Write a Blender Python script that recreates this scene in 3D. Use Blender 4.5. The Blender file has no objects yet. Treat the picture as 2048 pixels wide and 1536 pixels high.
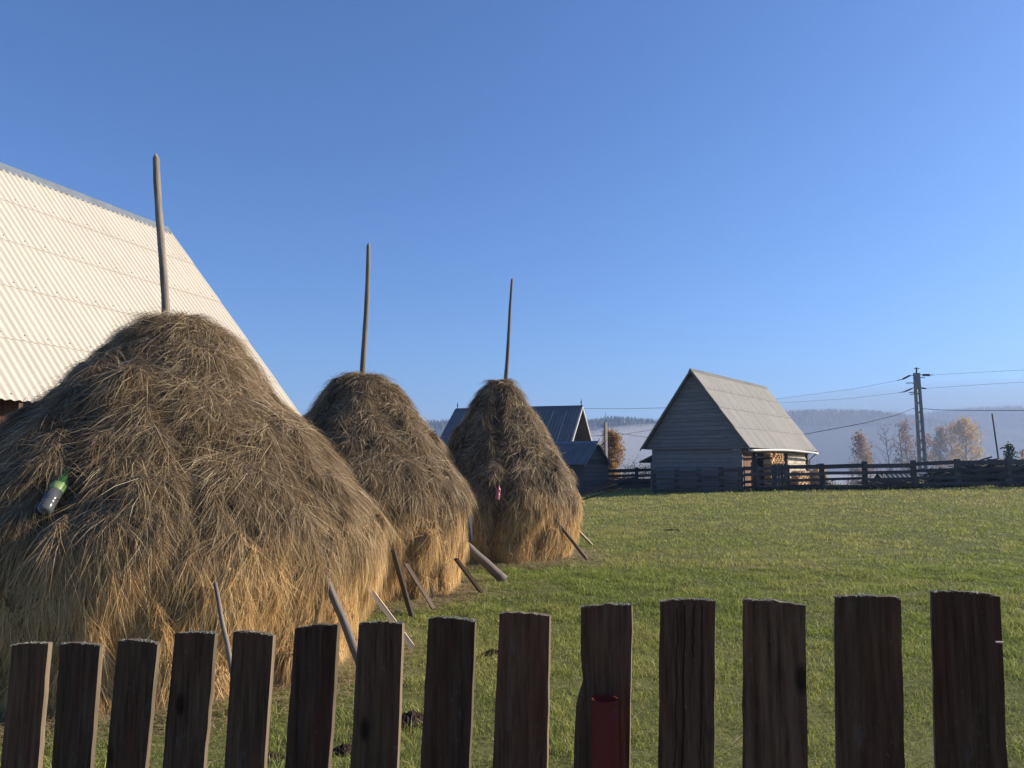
import bpy, math, random
import numpy as np
from mathutils import Vector, Matrix
R = math.radians
rng = np.random.default_rng(7)
random.seed(7)
sc = bpy.context.scene
COL = sc.collection

# ------------------------------------------------------------------ camera, sky, sun, exposure
EYE = 1.6
F = 1540.0                       # focal length in pixels of the 2048 px wide photograph
PITCH = math.atan(164 / F)
cam = bpy.data.cameras.new('camera'); cam_ob = bpy.data.objects.new('camera', cam); COL.objects.link(cam_ob)
cam.sensor_width = 36.0; cam.lens = F / 2048 * 36.0
cam.clip_start = 0.05; cam.clip_end = 20000
cam_ob.location = (0, 0, EYE); cam_ob.rotation_euler = (math.pi / 2 + PITCH, 0, 0)
sc.camera = cam_ob

SUN_AZ, SUN_EL = 77.0, 24.0      # degrees clockwise from the view direction, and above the horizon
world = bpy.data.worlds.new('World'); sc.world = world; world.use_nodes = True
wn = world.node_tree.nodes; wl = world.node_tree.links; wn.clear()
sky = wn.new('ShaderNodeTexSky'); sky.sky_type = 'NISHITA'; sky.sun_disc = False
sky.sun_elevation = R(SUN_EL); sky.sun_rotation = R(SUN_AZ)
sky.altitude = 0; sky.air_density = 1.0; sky.dust_density = 1.0; sky.ozone_density = 8.0
bg = wn.new('ShaderNodeBackground'); bg.inputs[1].default_value = 0.087
wo = wn.new('ShaderNodeOutputWorld'); 
wb_ = wn.new('ShaderNodeMix'); wb_.data_type = 'RGBA'; wb_.blend_type = 'MULTIPLY'; wb_.inputs[0].default_value = 1; wb_.inputs[7].default_value = (.84, .92, 1.04, 1)
wl.new(sky.outputs[0], wb_.inputs[6]); wl.new(wb_.outputs[2], bg.inputs[0]); wl.new(bg.outputs[0], wo.inputs[0])
sun = bpy.data.lights.new('sun', 'SUN'); sun.energy = 5.0; sun.angle = R(0.6); sun.color = (1.0, 0.87, 0.69)
sun_ob = bpy.data.objects.new('sun', sun); COL.objects.link(sun_ob)
sdir = Vector((math.sin(R(SUN_AZ)) * math.cos(R(SUN_EL)), math.cos(R(SUN_AZ)) * math.cos(R(SUN_EL)), math.sin(R(SUN_EL))))
sun_ob.rotation_euler = sdir.to_track_quat('Z', 'Y').to_euler()
sun_ob.location = sdir * 50
sc.view_settings.view_transform = 'Standard'; sc.view_settings.look = 'None'
sc.view_settings.exposure = 0.95; sc.view_settings.gamma = 1.0; sc.view_settings.use_curve_mapping = False
sc.render.engine = 'CYCLES'
cy = sc.cycles
cy.use_denoising = True
try: cy.denoiser = 'OPENIMAGEDENOISE'
except Exception: pass
cy.denoising_prefilter = 'ACCURATE'; cy.max_bounces = 6; cy.diffuse_bounces = 3; cy.glossy_bounces = 2; cy.transmission_bounces = 6
cy.transparent_max_bounces = 16; cy.volume_bounces = 0; cy.caustics_reflective = False; cy.caustics_refractive = False

# ------------------------------------------------------------------ measuring helper (photograph pixel + forward distance -> place)
cp, sp = math.cos(PITCH), math.sin(PITCH)
def at(px, py, Y):
    a = (px - 1024) / F; b = (768 - py) / F
    fwd = cp - b * sp; up = sp + b * cp
    return Vector((a / fwd * Y, Y, EYE + up / fwd * Y))
def proj(P):
    d = np.asarray(P, float) - np.array([0, 0, EYE])
    dep = d[..., 1] * cp + d[..., 2] * sp; up = -d[..., 1] * sp + d[..., 2] * cp
    return np.stack([1024 + F * d[..., 0] / dep, 768 - F * up / dep], -1)

# ------------------------------------------------------------------ numpy noise
def _hash(ix, iy, iz, seed):
    h = (ix * 374761393 + iy * 668265263 + iz * 2147483647 + seed * 974634777) & 0xffffffff
    h = ((h ^ (h >> 13)) * 1274126177) & 0xffffffff
    h = h ^ (h >> 16)
    return (h & 0xffffff) / float(0xffffff)
def vnoise(P, seed=0):
    P = np.asarray(P, float); i = np.floor(P).astype(np.int64); f = P - i; f = f * f * (3 - 2 * f)
    out = 0
    for dx in (0, 1):
        wx = f[:, 0] if dx else 1 - f[:, 0]
        for dy in (0, 1):
            wy = f[:, 1] if dy else 1 - f[:, 1]
            for dz in (0, 1):
                wz = f[:, 2] if dz else 1 - f[:, 2]
                out = out + wx * wy * wz * _hash(i[:, 0] + dx, i[:, 1] + dy, i[:, 2] + dz, seed)
    return out * 2 - 1
def fbm(P, seed=0, octv=4, gain=.5):
    a = 1.0; s = 0; t = 0; P = np.asarray(P, float)
    for o in range(octv):
        s = s + a * vnoise(P * (2.03 ** o) + 13.7 * o, seed + o); t += a; a *= gain
    return s / t
def sstep(a, b, x):
    t = np.clip((np.asarray(x, float) - a) / (b - a), 0, 1); return t * t * (3 - 2 * t)

# ------------------------------------------------------------------ object helpers
def thing(name, label, cat, loc=(0, 0, 0), rotz=0.0, group=None):
    o = bpy.data.objects.new(name, None); COL.objects.link(o); o.empty_display_size = .2
    o.location = loc; o.rotation_euler = (0, 0, rotz); o['label'] = label; o['category'] = cat
    if group: o['group'] = group
    return o
def tag(o, label=None, cat=None, group=None, kind=None):
    if label: o['label'] = label
    if cat: o['category'] = cat
    if group: o['group'] = group
    if kind: o['kind'] = kind
    return o
def link(name, me, parent=None, mat=None, M=None):
    o = bpy.data.objects.new(name, me); COL.objects.link(o)
    if mat is not None and not me.materials: me.materials.append(mat)
    if parent is not None: o.parent = parent
    if M is not None: o.matrix_local = M
    return o
def mesh_np(name, V, Fc, counts=None, smooth=False, attrs=None):
    """V (n,3); Fc (m,k) array of equal sized faces, or flat indices with counts."""
    me = bpy.data.meshes.new(name); V = np.asarray(V, np.float32)
    Fc = np.asarray(Fc, np.int32)
    if counts is None: counts = np.full(len(Fc), Fc.shape[1], np.int32); flat = Fc.ravel()
    else: flat = Fc; counts = np.asarray(counts, np.int32)
    me.vertices.add(len(V)); me.vertices.foreach_set('co', V.ravel())
    me.loops.add(len(flat)); me.loops.foreach_set('vertex_index', flat)
    me.polygons.add(len(counts))
    st = np.concatenate([[0], np.cumsum(counts)[:-1]]).astype(np.int32)
    me.polygons.foreach_set('loop_start', st); me.polygons.foreach_set('loop_total', counts)
    me.polygons.foreach_set('use_smooth', np.full(len(counts), smooth, bool))
    for k, a in (attrs or {}).items():
        at_ = me.attributes.new(k, 'FLOAT', 'POINT'); at_.data.foreach_set('value', np.asarray(a, np.float32))
    me.update(calc_edges=True); me.validate()
    return me
class MB:
    def __init__(s): s.v = []; s.f = []; s.at = {}
    def add(s, vs, fs):
        b = len(s.v); s.v += [tuple(v) for v in vs]; s.f += [tuple(i + b for i in f) for f in fs]; return b
    def box(s, x0, x1, y0, y1, z0, z1, M=None):
        vs = [Vector((x, y, z)) for z in (z0, z1) for y in (y0, y1) for x in (x0, x1)]
        if M: vs = [M @ v for v in vs]
        s.add(vs, [(0, 2, 3, 1), (4, 5, 7, 6), (0, 1, 5, 4), (2, 6, 7, 3), (0, 4, 6, 2), (1, 3, 7, 5)])
    def hexa(s, vs):   # 8 corners: bottom ring 0-3, top ring 4-7
        s.add(vs, [(3, 2, 1, 0), (4, 5, 6, 7), (0, 1, 5, 4), (1, 2, 6, 5), (2, 3, 7, 6), (3, 0, 4, 7)])
    def tube(s, pts, rad, n=8, cap=True):
        pts = [Vector(p) for p in pts]; rad = rad if hasattr(rad, '__len__') else [rad] * len(pts)
        b = len(s.v); ref = None
        for i, p in enumerate(pts):
            d = (pts[min(i + 1, len(pts) - 1)] - pts[max(i - 1, 0)]).normalized()
            if ref is None: ref = d.orthogonal().normalized()
            ref = (ref - d * ref.dot(d)).normalized(); q = d.cross(ref)
            for k in range(n):
                a = 2 * math.pi * k / n; s.v.append(tuple(p + (ref * math.cos(a) + q * math.sin(a)) * rad[i]))
        for i in range(len(pts) - 1):
            for k in range(n):
                k2 = (k + 1) % n; s.f.append((b + i * n + k, b + i * n + k2, b + (i + 1) * n + k2, b + (i + 1) * n + k))
        if cap:
            s.f.append(tuple(b + k for k in reversed(range(n)))); s.f.append(tuple(b + (len(pts) - 1) * n + k for k in range(n)))
    def lathe(s, prof, n=16, M=None, cap=True):
        b = len(s.v)
        for r, z in prof:
            for k in range(n):
                a = 2 * math.pi * k / n; v = Vector((r * math.cos(a), r * math.sin(a), z)); s.v.append(tuple(M @ v if M else v))
        for i in range(len(prof) - 1):
            for k in range(n):
                k2 = (k + 1) % n; s.f.append((b + i * n + k, b + i * n + k2, b + (i + 1) * n + k2, b + (i + 1) * n + k))
        if cap:
            s.f.append(tuple(b + k for k in reversed(range(n)))); s.f.append(tuple(b + (len(prof) - 1) * n + k for k in range(n)))
    def mesh(s, name='mesh', smooth=False):
        me = bpy.data.meshes.new(name); me.from_pydata(s.v, [], s.f); me.update()
        if smooth: me.polygons.foreach_set('use_smooth', [True] * len(me.polygons))
        return me
    def build(s, name, mat, parent=None, smooth=False, M=None):
        me = s.mesh(name, smooth); me.materials.append(mat); return link(name, me, parent, M=M)

# ------------------------------------------------------------------ materials
def nmat(name, rough=.8, spec=.3):
    m = bpy.data.materials.new(name); m.use_nodes = True; nt = m.node_tree
    p = nt.nodes['Principled BSDF']; p.inputs['Roughness'].default_value = rough
    p.inputs['Specular IOR Level'].default_value = spec
    return m, nt, p
def N(nt, typ, **kw):
    n = nt.nodes.new(typ)
    for k, v in kw.items():
        if k in n.inputs.keys(): n.inputs[k].default_value = v
        else: setattr(n, k, v)
    return n
def ramp(nt, fac, stops):
    r = nt.nodes.new('ShaderNodeValToRGB'); e = r.color_ramp.elements
    while len(e) < len(stops): e.new(.5)
    for i, (p, c) in enumerate(stops): e[i].position = p; e[i].color = (*c, 1)
    nt.links.new(fac, r.inputs[0]); return r.outputs[0]
def mix(nt, fac, a, b, mode='MIX'):
    m = nt.nodes.new('ShaderNodeMix'); m.data_type = 'RGBA'; m.blend_type = mode
    for s_, v in ((m.inputs['Factor'], fac), (m.inputs['A'], a), (m.inputs['B'], b)):
        pass
    L = nt.links
    if hasattr(fac, 'node'): L.new(fac, m.inputs[0])
    else: m.inputs[0].default_value = fac
    for idx, v in ((6, a), (7, b)):
        if hasattr(v, 'node'): L.new(v, m.inputs[idx])
        else: m.inputs[idx].default_value = (*v, 1)
    return m.outputs[2]
def noise(nt, scale, coord='Object', stretch=(1, 1, 1), detail=6, rough=.6, offset_random=False):
    tc = nt.nodes.new('ShaderNodeTexCoord'); mp = nt.nodes.new('ShaderNodeMapping'); mp.inputs['Scale'].default_value = stretch
    nt.links.new(tc.outputs[coord], mp.inputs[0])
    if offset_random:
        oi = nt.nodes.new('ShaderNodeObjectInfo'); mu = nt.nodes.new('ShaderNodeMath'); mu.operation = 'MULTIPLY'; mu.inputs[1].default_value = 37.0
        nt.links.new(oi.outputs['Random'], mu.inputs[0]); nt.links.new(mu.outputs[0], mp.inputs['Location'])
    nz = nt.nodes.new('ShaderNodeTexNoise'); nz.inputs['Scale'].default_value = scale; nz.inputs['Detail'].default_value = detail
    nz.inputs['Roughness'].default_value = rough
    nt.links.new(mp.outputs[0], nz.inputs[0]); return nz.outputs['Fac']
def bump(nt, p, h, strength=.4, dist=.01):
    b = nt.nodes.new('ShaderNodeBump'); b.inputs['Strength'].default_value = strength; b.inputs['Distance'].default_value = dist
    nt.links.new(h, b.inputs['Height']); nt.links.new(b.outputs[0], p.inputs['Normal'])
def wood(name, c1, c2, c3=None, axis=2, scale=14, rough=.85, b=.6, var=.35):
    """weathered timber, grain along a local axis, each object shifted and toned on its own"""
    m, nt, p = nmat(name, rough, .2)
    st = [1, 1, 1]; st[axis] = .045
    g = noise(nt, scale * 3, 'Object', st, 8, .65, True)
    g2 = noise(nt, 2.2, 'Object', (1, 1, 1), 4, .6, True)
    c = ramp(nt, g, [(.3, c1), (.68, c2)])
    if c3: c = mix(nt, ramp(nt, g2, [(.48, (0, 0, 0)), (.66, (.8, .8, .8))]), c, c3)
    oi = nt.nodes.new('ShaderNodeObjectInfo')
    v = ramp(nt, oi.outputs['Random'], [(0, (1 - var,) * 3), (1, (1 + var,) * 3)])
    c = mix(nt, 1.0, c, v, 'MULTIPLY')
    nt.links.new(c, p.inputs['Base Color']); bump(nt, p, g, b, .006)
    return m
def blade_mat(name, stops_a, stops_b, transl=.25, rough=.55, spec=.25):
    """colour per strand (rnd) between two ramps by the point attribute 'age'"""
    m, nt, p = nmat(name, rough, spec); L = nt.links
    a1 = N(nt, 'ShaderNodeAttribute', attribute_name='rnd'); a2 = N(nt, 'ShaderNodeAttribute', attribute_name='age')
    ca = ramp(nt, a1.outputs['Fac'], stops_a); cb = ramp(nt, a1.outputs['Fac'], stops_b)
    c = mix(nt, a2.outputs['Fac'], ca, cb)
    L.new(c, p.inputs['Base Color'])
    tr = nt.nodes.new('ShaderNodeBsdfTranslucent'); L.new(c, tr.inputs[0])
    ms = nt.nodes.new('ShaderNodeMixShader'); ms.inputs[0].default_value = transl
    out = nt.nodes['Material Output']; L.new(p.outputs[0], ms.inputs[1]); L.new(tr.outputs[0], ms.inputs[2]); L.new(ms.outputs[0], out.inputs[0])
    return m

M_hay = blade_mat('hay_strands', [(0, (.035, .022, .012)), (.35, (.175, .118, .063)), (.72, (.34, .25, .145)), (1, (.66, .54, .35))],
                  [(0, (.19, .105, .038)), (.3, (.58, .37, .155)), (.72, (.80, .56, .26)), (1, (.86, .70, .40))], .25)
M_hayb, nt, p = nmat('hay_mass', .9, .1)
a2 = N(nt, 'ShaderNodeAttribute', attribute_name='age')
hn = noise(nt, 9, 'Object', (2.2, 2.2, .35), 8, .7)
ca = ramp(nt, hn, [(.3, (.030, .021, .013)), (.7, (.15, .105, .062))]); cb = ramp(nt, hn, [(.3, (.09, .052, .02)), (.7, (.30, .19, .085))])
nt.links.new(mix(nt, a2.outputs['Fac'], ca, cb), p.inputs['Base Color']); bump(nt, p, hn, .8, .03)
M_grass = blade_mat('grass_blades', [(0, (.05, .085, .014)), (.45, (.165, .22, .042)), (.8, (.36, .39, .09)), (1, (.60, .57, .26))],
                    [(0, (.15, .16, .04)), (.45, (.36, .34, .11)), (.8, (.52, .45, .17)), (1, (.76, .66, .36))], .38)
M_straw = blade_mat('loose_straw', [(0, (.30, .21, .10)), (1, (.55, .43, .25))], [(0, (.2, .15, .09)), (1, (.4, .33, .22))], .2)
M_wgrey = wood('weathered_pole', (.07, .058, .048), (.27, .235, .20), (.15, .12, .095), scale=20)
M_wbrown = wood('brown_timber', (.07, .048, .034), (.19, .135, .095), (.12, .09, .065))
M_wpale = wood('pale_sawn_timber', (.38, .29, .19), (.62, .50, .36), (.45, .38, .30))
M_wdark = wood('dark_timber', (.045, .040, .038), (.115, .105, .098), (.075, .066, .06))
M_wshade, _nt, _p = nmat('shaded_pole', 1.0, .0); _p.inputs['Base Color'].default_value = (.014, .012, .011, 1)  # near-black colour stands in for the shade on the long poles
M_barnw = wood('barn_boards', (.12, .115, .112), (.26, .245, .235), (.18, .16, .15), axis=0, var=.10)
M_barnred = wood('red_brown_boards', (.12, .060, .036), (.23, .13, .082), (.17, .105, .07))
M_lbarn = wood('left_barn_boards', (.08, .035, .02), (.18, .08, .042), (.10, .055, .035))

def metal(name, c, rough=.45):
    m, nt, p = nmat(name, rough, .5); n1 = noise(nt, 3, 'Object', (1, 1, 1), 5)
    cc = ramp(nt, n1, [(.3, tuple(x * .8 for x in c)), (.7, tuple(x * 1.15 for x in c))]); nt.links.new(cc, p.inputs['Base Color']); return m
def sheet_mat(name, c1, c2, stain, amt=.5):
    m, nt, p = nmat(name, .85, .2)
    n1 = noise(nt, 2.5, 'Object', (1, .25, 1), 6, .6, True); n2 = noise(nt, 45, 'Object', (1, .6, 1), 4, .7, True)
    c = ramp(nt, n1, [(.3, c1), (.7, c2)])
    c = mix(nt, ramp(nt, n2, [(.55, (0, 0, 0)), (.8, (amt,) * 3)]), c, stain)
    oi = nt.nodes.new('ShaderNodeObjectInfo'); v = ramp(nt, oi.outputs['Random'], [(0, (.98,) * 3), (1, (1.02,) * 3)])
    nt.links.new(mix(nt, 1.0, c, v, 'MULTIPLY'), p.inputs['Base Color']); bump(nt, p, n2, .2, .003); return m
M_sheetw = sheet_mat('cream_fibre_cement', (.43, .39, .32), (.48, .44, .365), (.36, .31, .24), .35)
M_sheetg = sheet_mat('grey_fibre_cement', (.21, .205, .19), (.28, .27, .25), (.13, .12, .11), .6)
M_sheetb = sheet_mat('blue_grey_roof', (.085, .090, .098), (.12, .128, .135), (.05, .06, .07), .3)
M_sheetd = sheet_mat('dark_grey_roof', (.10, .105, .11), (.165, .17, .175), (.08, .08, .08), .5)
M_ridge = metal('zinc_ridge', (.13, .155, .18), .6)
M_gut = metal('pale_gutter', (.42, .42, .40), .5)
M_conc, nt, p = nmat('concrete', .9, .2); n1 = noise(nt, 8, 'Object', (1, 1, .4)); nt.links.new(ramp(nt, n1, [(.3, (.22, .215, .205)), (.7, (.33, .32, .30))]), p.inputs['Base Color'])
M_black, nt, p = nmat('black_rubber', .6, .3); p.inputs['Base Color'].default_value = (.02, .02, .022, 1)
M_white, nt, p = nmat('white_paint', .6, .3); p.inputs['Base Color'].default_value = (.72, .71, .68, 1)
M_glass, nt, p = nmat('dark_window_glass', .08, .5); p.inputs['Base Color'].default_value = (.03, .035, .045, 1)
M_soil, nt, p = nmat('dark_soil', .95, .1); n1 = noise(nt, 30); nt.links.new(ramp(nt, n1, [(.3, (.018, .012, .009)), (.7, (.06, .042, .030))]), p.inputs['Base Color'])
M_bark, nt, p = nmat('bark', .9, .1); n1 = noise(nt, 6, 'Object', (3, 3, 1)); nt.links.new(ramp(nt, n1, [(.3, (.05, .042, .036)), (.7, (.13, .115, .10))]), p.inputs['Base Color'])
def leaf(name, c1, c2, c3):
    return blade_mat(name, [(0, c1), (.6, c2), (1, c3)], [(0, c1), (1, c3)], .4)
M_larch = leaf('golden_needles', (.22, .12, .035), (.42, .25, .08), (.55, .36, .13))
M_yel = leaf('yellow_leaves', (.42, .25, .04), (.62, .42, .07), (.75, .55, .12))
M_rust = leaf('rust_leaves', (.20, .10, .05), (.34, .18, .08), (.45, .27, .12))
M_brush = leaf('brown_twigs', (.07, .05, .04), (.13, .10, .08), (.22, .17, .12))
M_spruce = leaf('spruce_needles', (.012, .025, .016), (.022, .042, .024), (.04, .06, .032))

# ------------------------------------------------------------------ ground
def ground_z(x, y):
    x = np.asarray(x, float); y = np.asarray(y, float)
    z = .033 * np.clip(x, -6, 30) * sstep(8, 32, y) - .02 * sstep(4, 9, y) * 0
    edge = 52 - 13 * sstep(15.5, 19.5, x) - 4 * sstep(20, 30, x) + 25 * sstep(5, -10, x)
    t = np.maximum(0, y - edge); drop = 34 * (1 - np.exp(-(t * t / (t + 5)) * .16 / 34))
    P = np.stack([x * .35, y * .35, 0 * x], -1).reshape(-1, 3)
    und = .045 * fbm(P, 5, 3).reshape(x.shape) * sstep(3, 6, y)
    P2 = np.stack([x * .02, y * .02, 0 * x], -1).reshape(-1, 3)
    far = 2.5 * fbm(P2, 9, 3).reshape(x.shape) * sstep(70, 160, y)
    return z - drop + und + far
ys = np.concatenate([np.linspace(-90, -6, 12)[:-1], np.linspace(-6, 3, 10)[:-1], np.linspace(3, 14, 111)[:-1], np.linspace(14, 55, 120)[:-1], np.geomspace(55, 3000, 50)])
tt = np.linspace(-1, 1, 170)
GX = np.sinh(tt * 3.2)[None, :] / np.sinh(3.2) * np.maximum(110, 1.6 * ys[:, None]); GY = np.repeat(ys[:, None], len(tt), 1)
GZ = ground_z(GX, GY)
near = (GY > 3) & (GY < 16)
P = np.stack([GX * 6, GY * 6, 0 * GX], -1).reshape(-1, 3)
GZ = GZ + np.where(near, .012 * vnoise(P, 3).reshape(GX.shape), 0)
nr, nc = GX.shape; idx = np.arange(nr * nc).reshape(nr, nc)
Fq = np.stack([idx[:-1, :-1], idx[:-1, 1:], idx[1:, 1:], idx[1:, :-1]], -1).reshape(-1, 4)
me = mesh_np('meadow_ground', np.stack([GX, GY, GZ], -1).reshape(-1, 3), Fq, smooth=True)
M_gnd, nt, p = nmat('meadow', .95, .1)
n1 = noise(nt, .28, 'Object', (1, .8, 1), 5, .6); n2 = noise(nt, 7, 'Object', (1, 1, 1), 6, .7); n3 = noise(nt, 1.3, 'Object', (1, .6, 1), 5, .65)
c = ramp(nt, n1, [(.35, (.10, .12, .034)), (.65, (.22, .205, .07))])
c2 = ramp(nt, n2, [(.3, (.028, .034, .012)), (.62, (.12, .12, .04))])
c = mix(nt, .6, c, c2); c = mix(nt, ramp(nt, n3, [(.56, (0, 0, 0)), (.72, (.55, .55, .55))]), c, (.05, .046, .026))
nt.links.new(c, p.inputs['Base Color']); bump(nt, p, n2, .8, .03)
tag(link('meadow_ground', me, None, M_gnd), kind='structure')

# unseen pale lane, added to bounce warm sunlight onto the picket fronts
ly = np.linspace(-5.5, 1.15, 14); lx = np.linspace(-60, 60, 90); LX, LY = np.meshgrid(lx, ly)
LY = LY - .28 * LX * np.exp(-(LX / 14) ** 2)
LZ = ground_z(LX, LY) + .012; nr, nc = LX.shape; idx = np.arange(nr * nc).reshape(nr, nc)
me = mesh_np('bounce_lane', np.stack([LX, LY, LZ], -1).reshape(-1, 3), np.stack([idx[:-1, :-1], idx[:-1, 1:], idx[1:, 1:], idx[1:, :-1]], -1).reshape(-1, 4), smooth=True)
M_lane, nt, p = nmat('bounce_lane_gravel', .95, .1); n1 = noise(nt, 20, 'Object', (1, 1, 1), 6, .7); nt.links.new(ramp(nt, n1, [(.3, (.20, .165, .125)), (.7, (.42, .36, .28))]), p.inputs['Base Color'])
tag(link('bounce_lane', me, None, M_lane), kind='structure')

# ------------------------------------------------------------------ haystacks
class Stack:
    def __init__(s, cx, cy, rmax, prof, seed, skew=(0, 0), grooves=()):
        s.grooves = grooves
        s.c = np.array([cx, cy]); s.seed = seed; s.gz = float(ground_z(cx, cy)); s.skew = skew
        pr = np.array(prof, float); s.z = pr[:, 0]; s.r = pr[:, 1] * rmax
        seg = np.hypot(np.diff(s.z), np.diff(s.r)); s.s = np.concatenate([[0], np.cumsum(seg)]); s.S = s.s[-1]
    def rz(s, q): return np.interp(q, s.s, s.r), np.interp(q, s.s, s.z)
    def disp(s, th, q):
        r, z = s.rz(q); rr = np.maximum(r, .25)
        P = np.stack([np.cos(th) * rr * 1.1, np.sin(th) * rr * 1.1, z * 1.1], -1)
        d = .11 * fbm(P, s.seed, 3)
        P2 = np.stack([np.cos(th) * rr * 5.5, np.sin(th) * rr * 5.5, z * 1.9 + np.sin(th) * .3], -1)
        d = d + .115 * fbm(P2 * .8, s.seed + 20, 4, .6)
        P3 = np.stack([np.cos(th) * rr * 2.2, np.sin(th) * rr * 2.2, z * 4.0], -1)
        d = d + .075 * np.abs(fbm(P3, s.seed + 40, 3)) * 2 - .06
        for th0, wd, dp in s.grooves: d = d - dp * np.exp(-((((th - th0 + .12 * np.sin(z * 3.1) + math.pi) % (2 * math.pi)) - math.pi) * rr / wd) ** 2)
        d = d - .10 * sstep(.18, .5, fbm(np.stack([np.cos(th) * rr * 3.6, np.sin(th) * rr * 3.6, z * 2.6], -1), s.seed + 70, 3)) - .07 * sstep(.15, .45, fbm(np.stack([np.cos(th) * rr * 9, np.sin(th) * rr * 9, z * 5], -1), s.seed + 75, 2))
        return d * np.clip(r / .5, .25, 1)
    def point(s, th, q, extra=0.):
        r, z = s.rz(q); d = s.disp(th, q) + extra
        e = .02
        r1, z1 = s.rz(np.clip(q - e, 0, s.S)); r2, z2 = s.rz(np.clip(q + e, 0, s.S))
        tr, tz = r2 - r1, z2 - z1; l = np.hypot(tr, tz) + 1e-9; tr /= l; tz /= l     # towards the ground
        nr_, nz_ = -tz, tr                                                     # outward
        R_ = r + d * nr_; Z = z + d * nz_
        sk = 1 + s.skew[0] * np.cos(th) + s.skew[1] * np.sin(th)
        R_ = R_ * (1 + (sk - 1) * np.clip(r / s.r.max(), 0, 1))
        x = s.c[0] + R_ * np.cos(th); y = s.c[1] + R_ * np.sin(th)
        T = np.stack([tr * np.cos(th), tr * np.sin(th), tz], -1)
        Nn = np.stack([nr_ * np.cos(th), nr_ * np.sin(th), nz_], -1)
        H = np.stack([-np.sin(th), np.cos(th), 0 * th], -1)
        return np.stack([x, y, s.gz + Z], -1), T, Nn, H
    def age(s, P, th):
        z = P[..., 2] - s.gz
        n_ = fbm(np.stack([np.cos(th) * 2.2, np.sin(th) * 2.2, z * 1.2], -1).reshape(-1, 3), s.seed + 60, 3).reshape(z.shape)
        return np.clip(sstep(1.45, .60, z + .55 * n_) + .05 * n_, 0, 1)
    def find(s, px, py):
        th = rng.uniform(-math.pi, 0, 60000); q = rng.uniform(0, s.S, 60000)
        P, T, Nn, H = s.point(th, q); e = ((proj(P) - [px, py]) ** 2).sum(1); i = int(np.argmin(e)); return th[i], q[i], P[i], Nn[i]

def strands(P0, D0, D1, L, W, side, rnd, age, tip=.4):
    """three-joint ribbons: root, middle, tip -> quad + triangle"""
    n = len(P0); P1 = P0 + D0 * (L * .5)[:, None]; P2 = P1 + D1 * (L * .5)[:, None]
    w = side * (W * .5)[:, None]
    V = np.stack([P0 - w, P0 + w, P1 + w, P1 - w, P2], 1).reshape(-1, 3)
    b = (np.arange(n) * 5)[:, None]
    quad = b + np.array([[0, 1, 2, 3]]); tri = b + np.array([[3, 2, 4]])
    flat = np.concatenate([quad, tri], 1).ravel(); cnt = np.tile([4, 3], n)
    return V, flat, cnt, np.repeat(rnd, 5), np.repeat(age, 5)
def spikes(P0, D0, D1, L, W, side, rnd, age):
    """single-triangle stems"""
    n = len(P0); w = side * (W * .6)[:, None]; V = np.stack([P0 - w, P0 + w, P0 + (D0 + D1) * (L * .5)[:, None]], 1).reshape(-1, 3)
    return V, np.arange(n * 3), np.full(n, 3), np.repeat(rnd, 3), np.repeat(age, 3)
def norm(a): return a / (np.linalg.norm(a, axis=-1, keepdims=True) + 1e-9)

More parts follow.
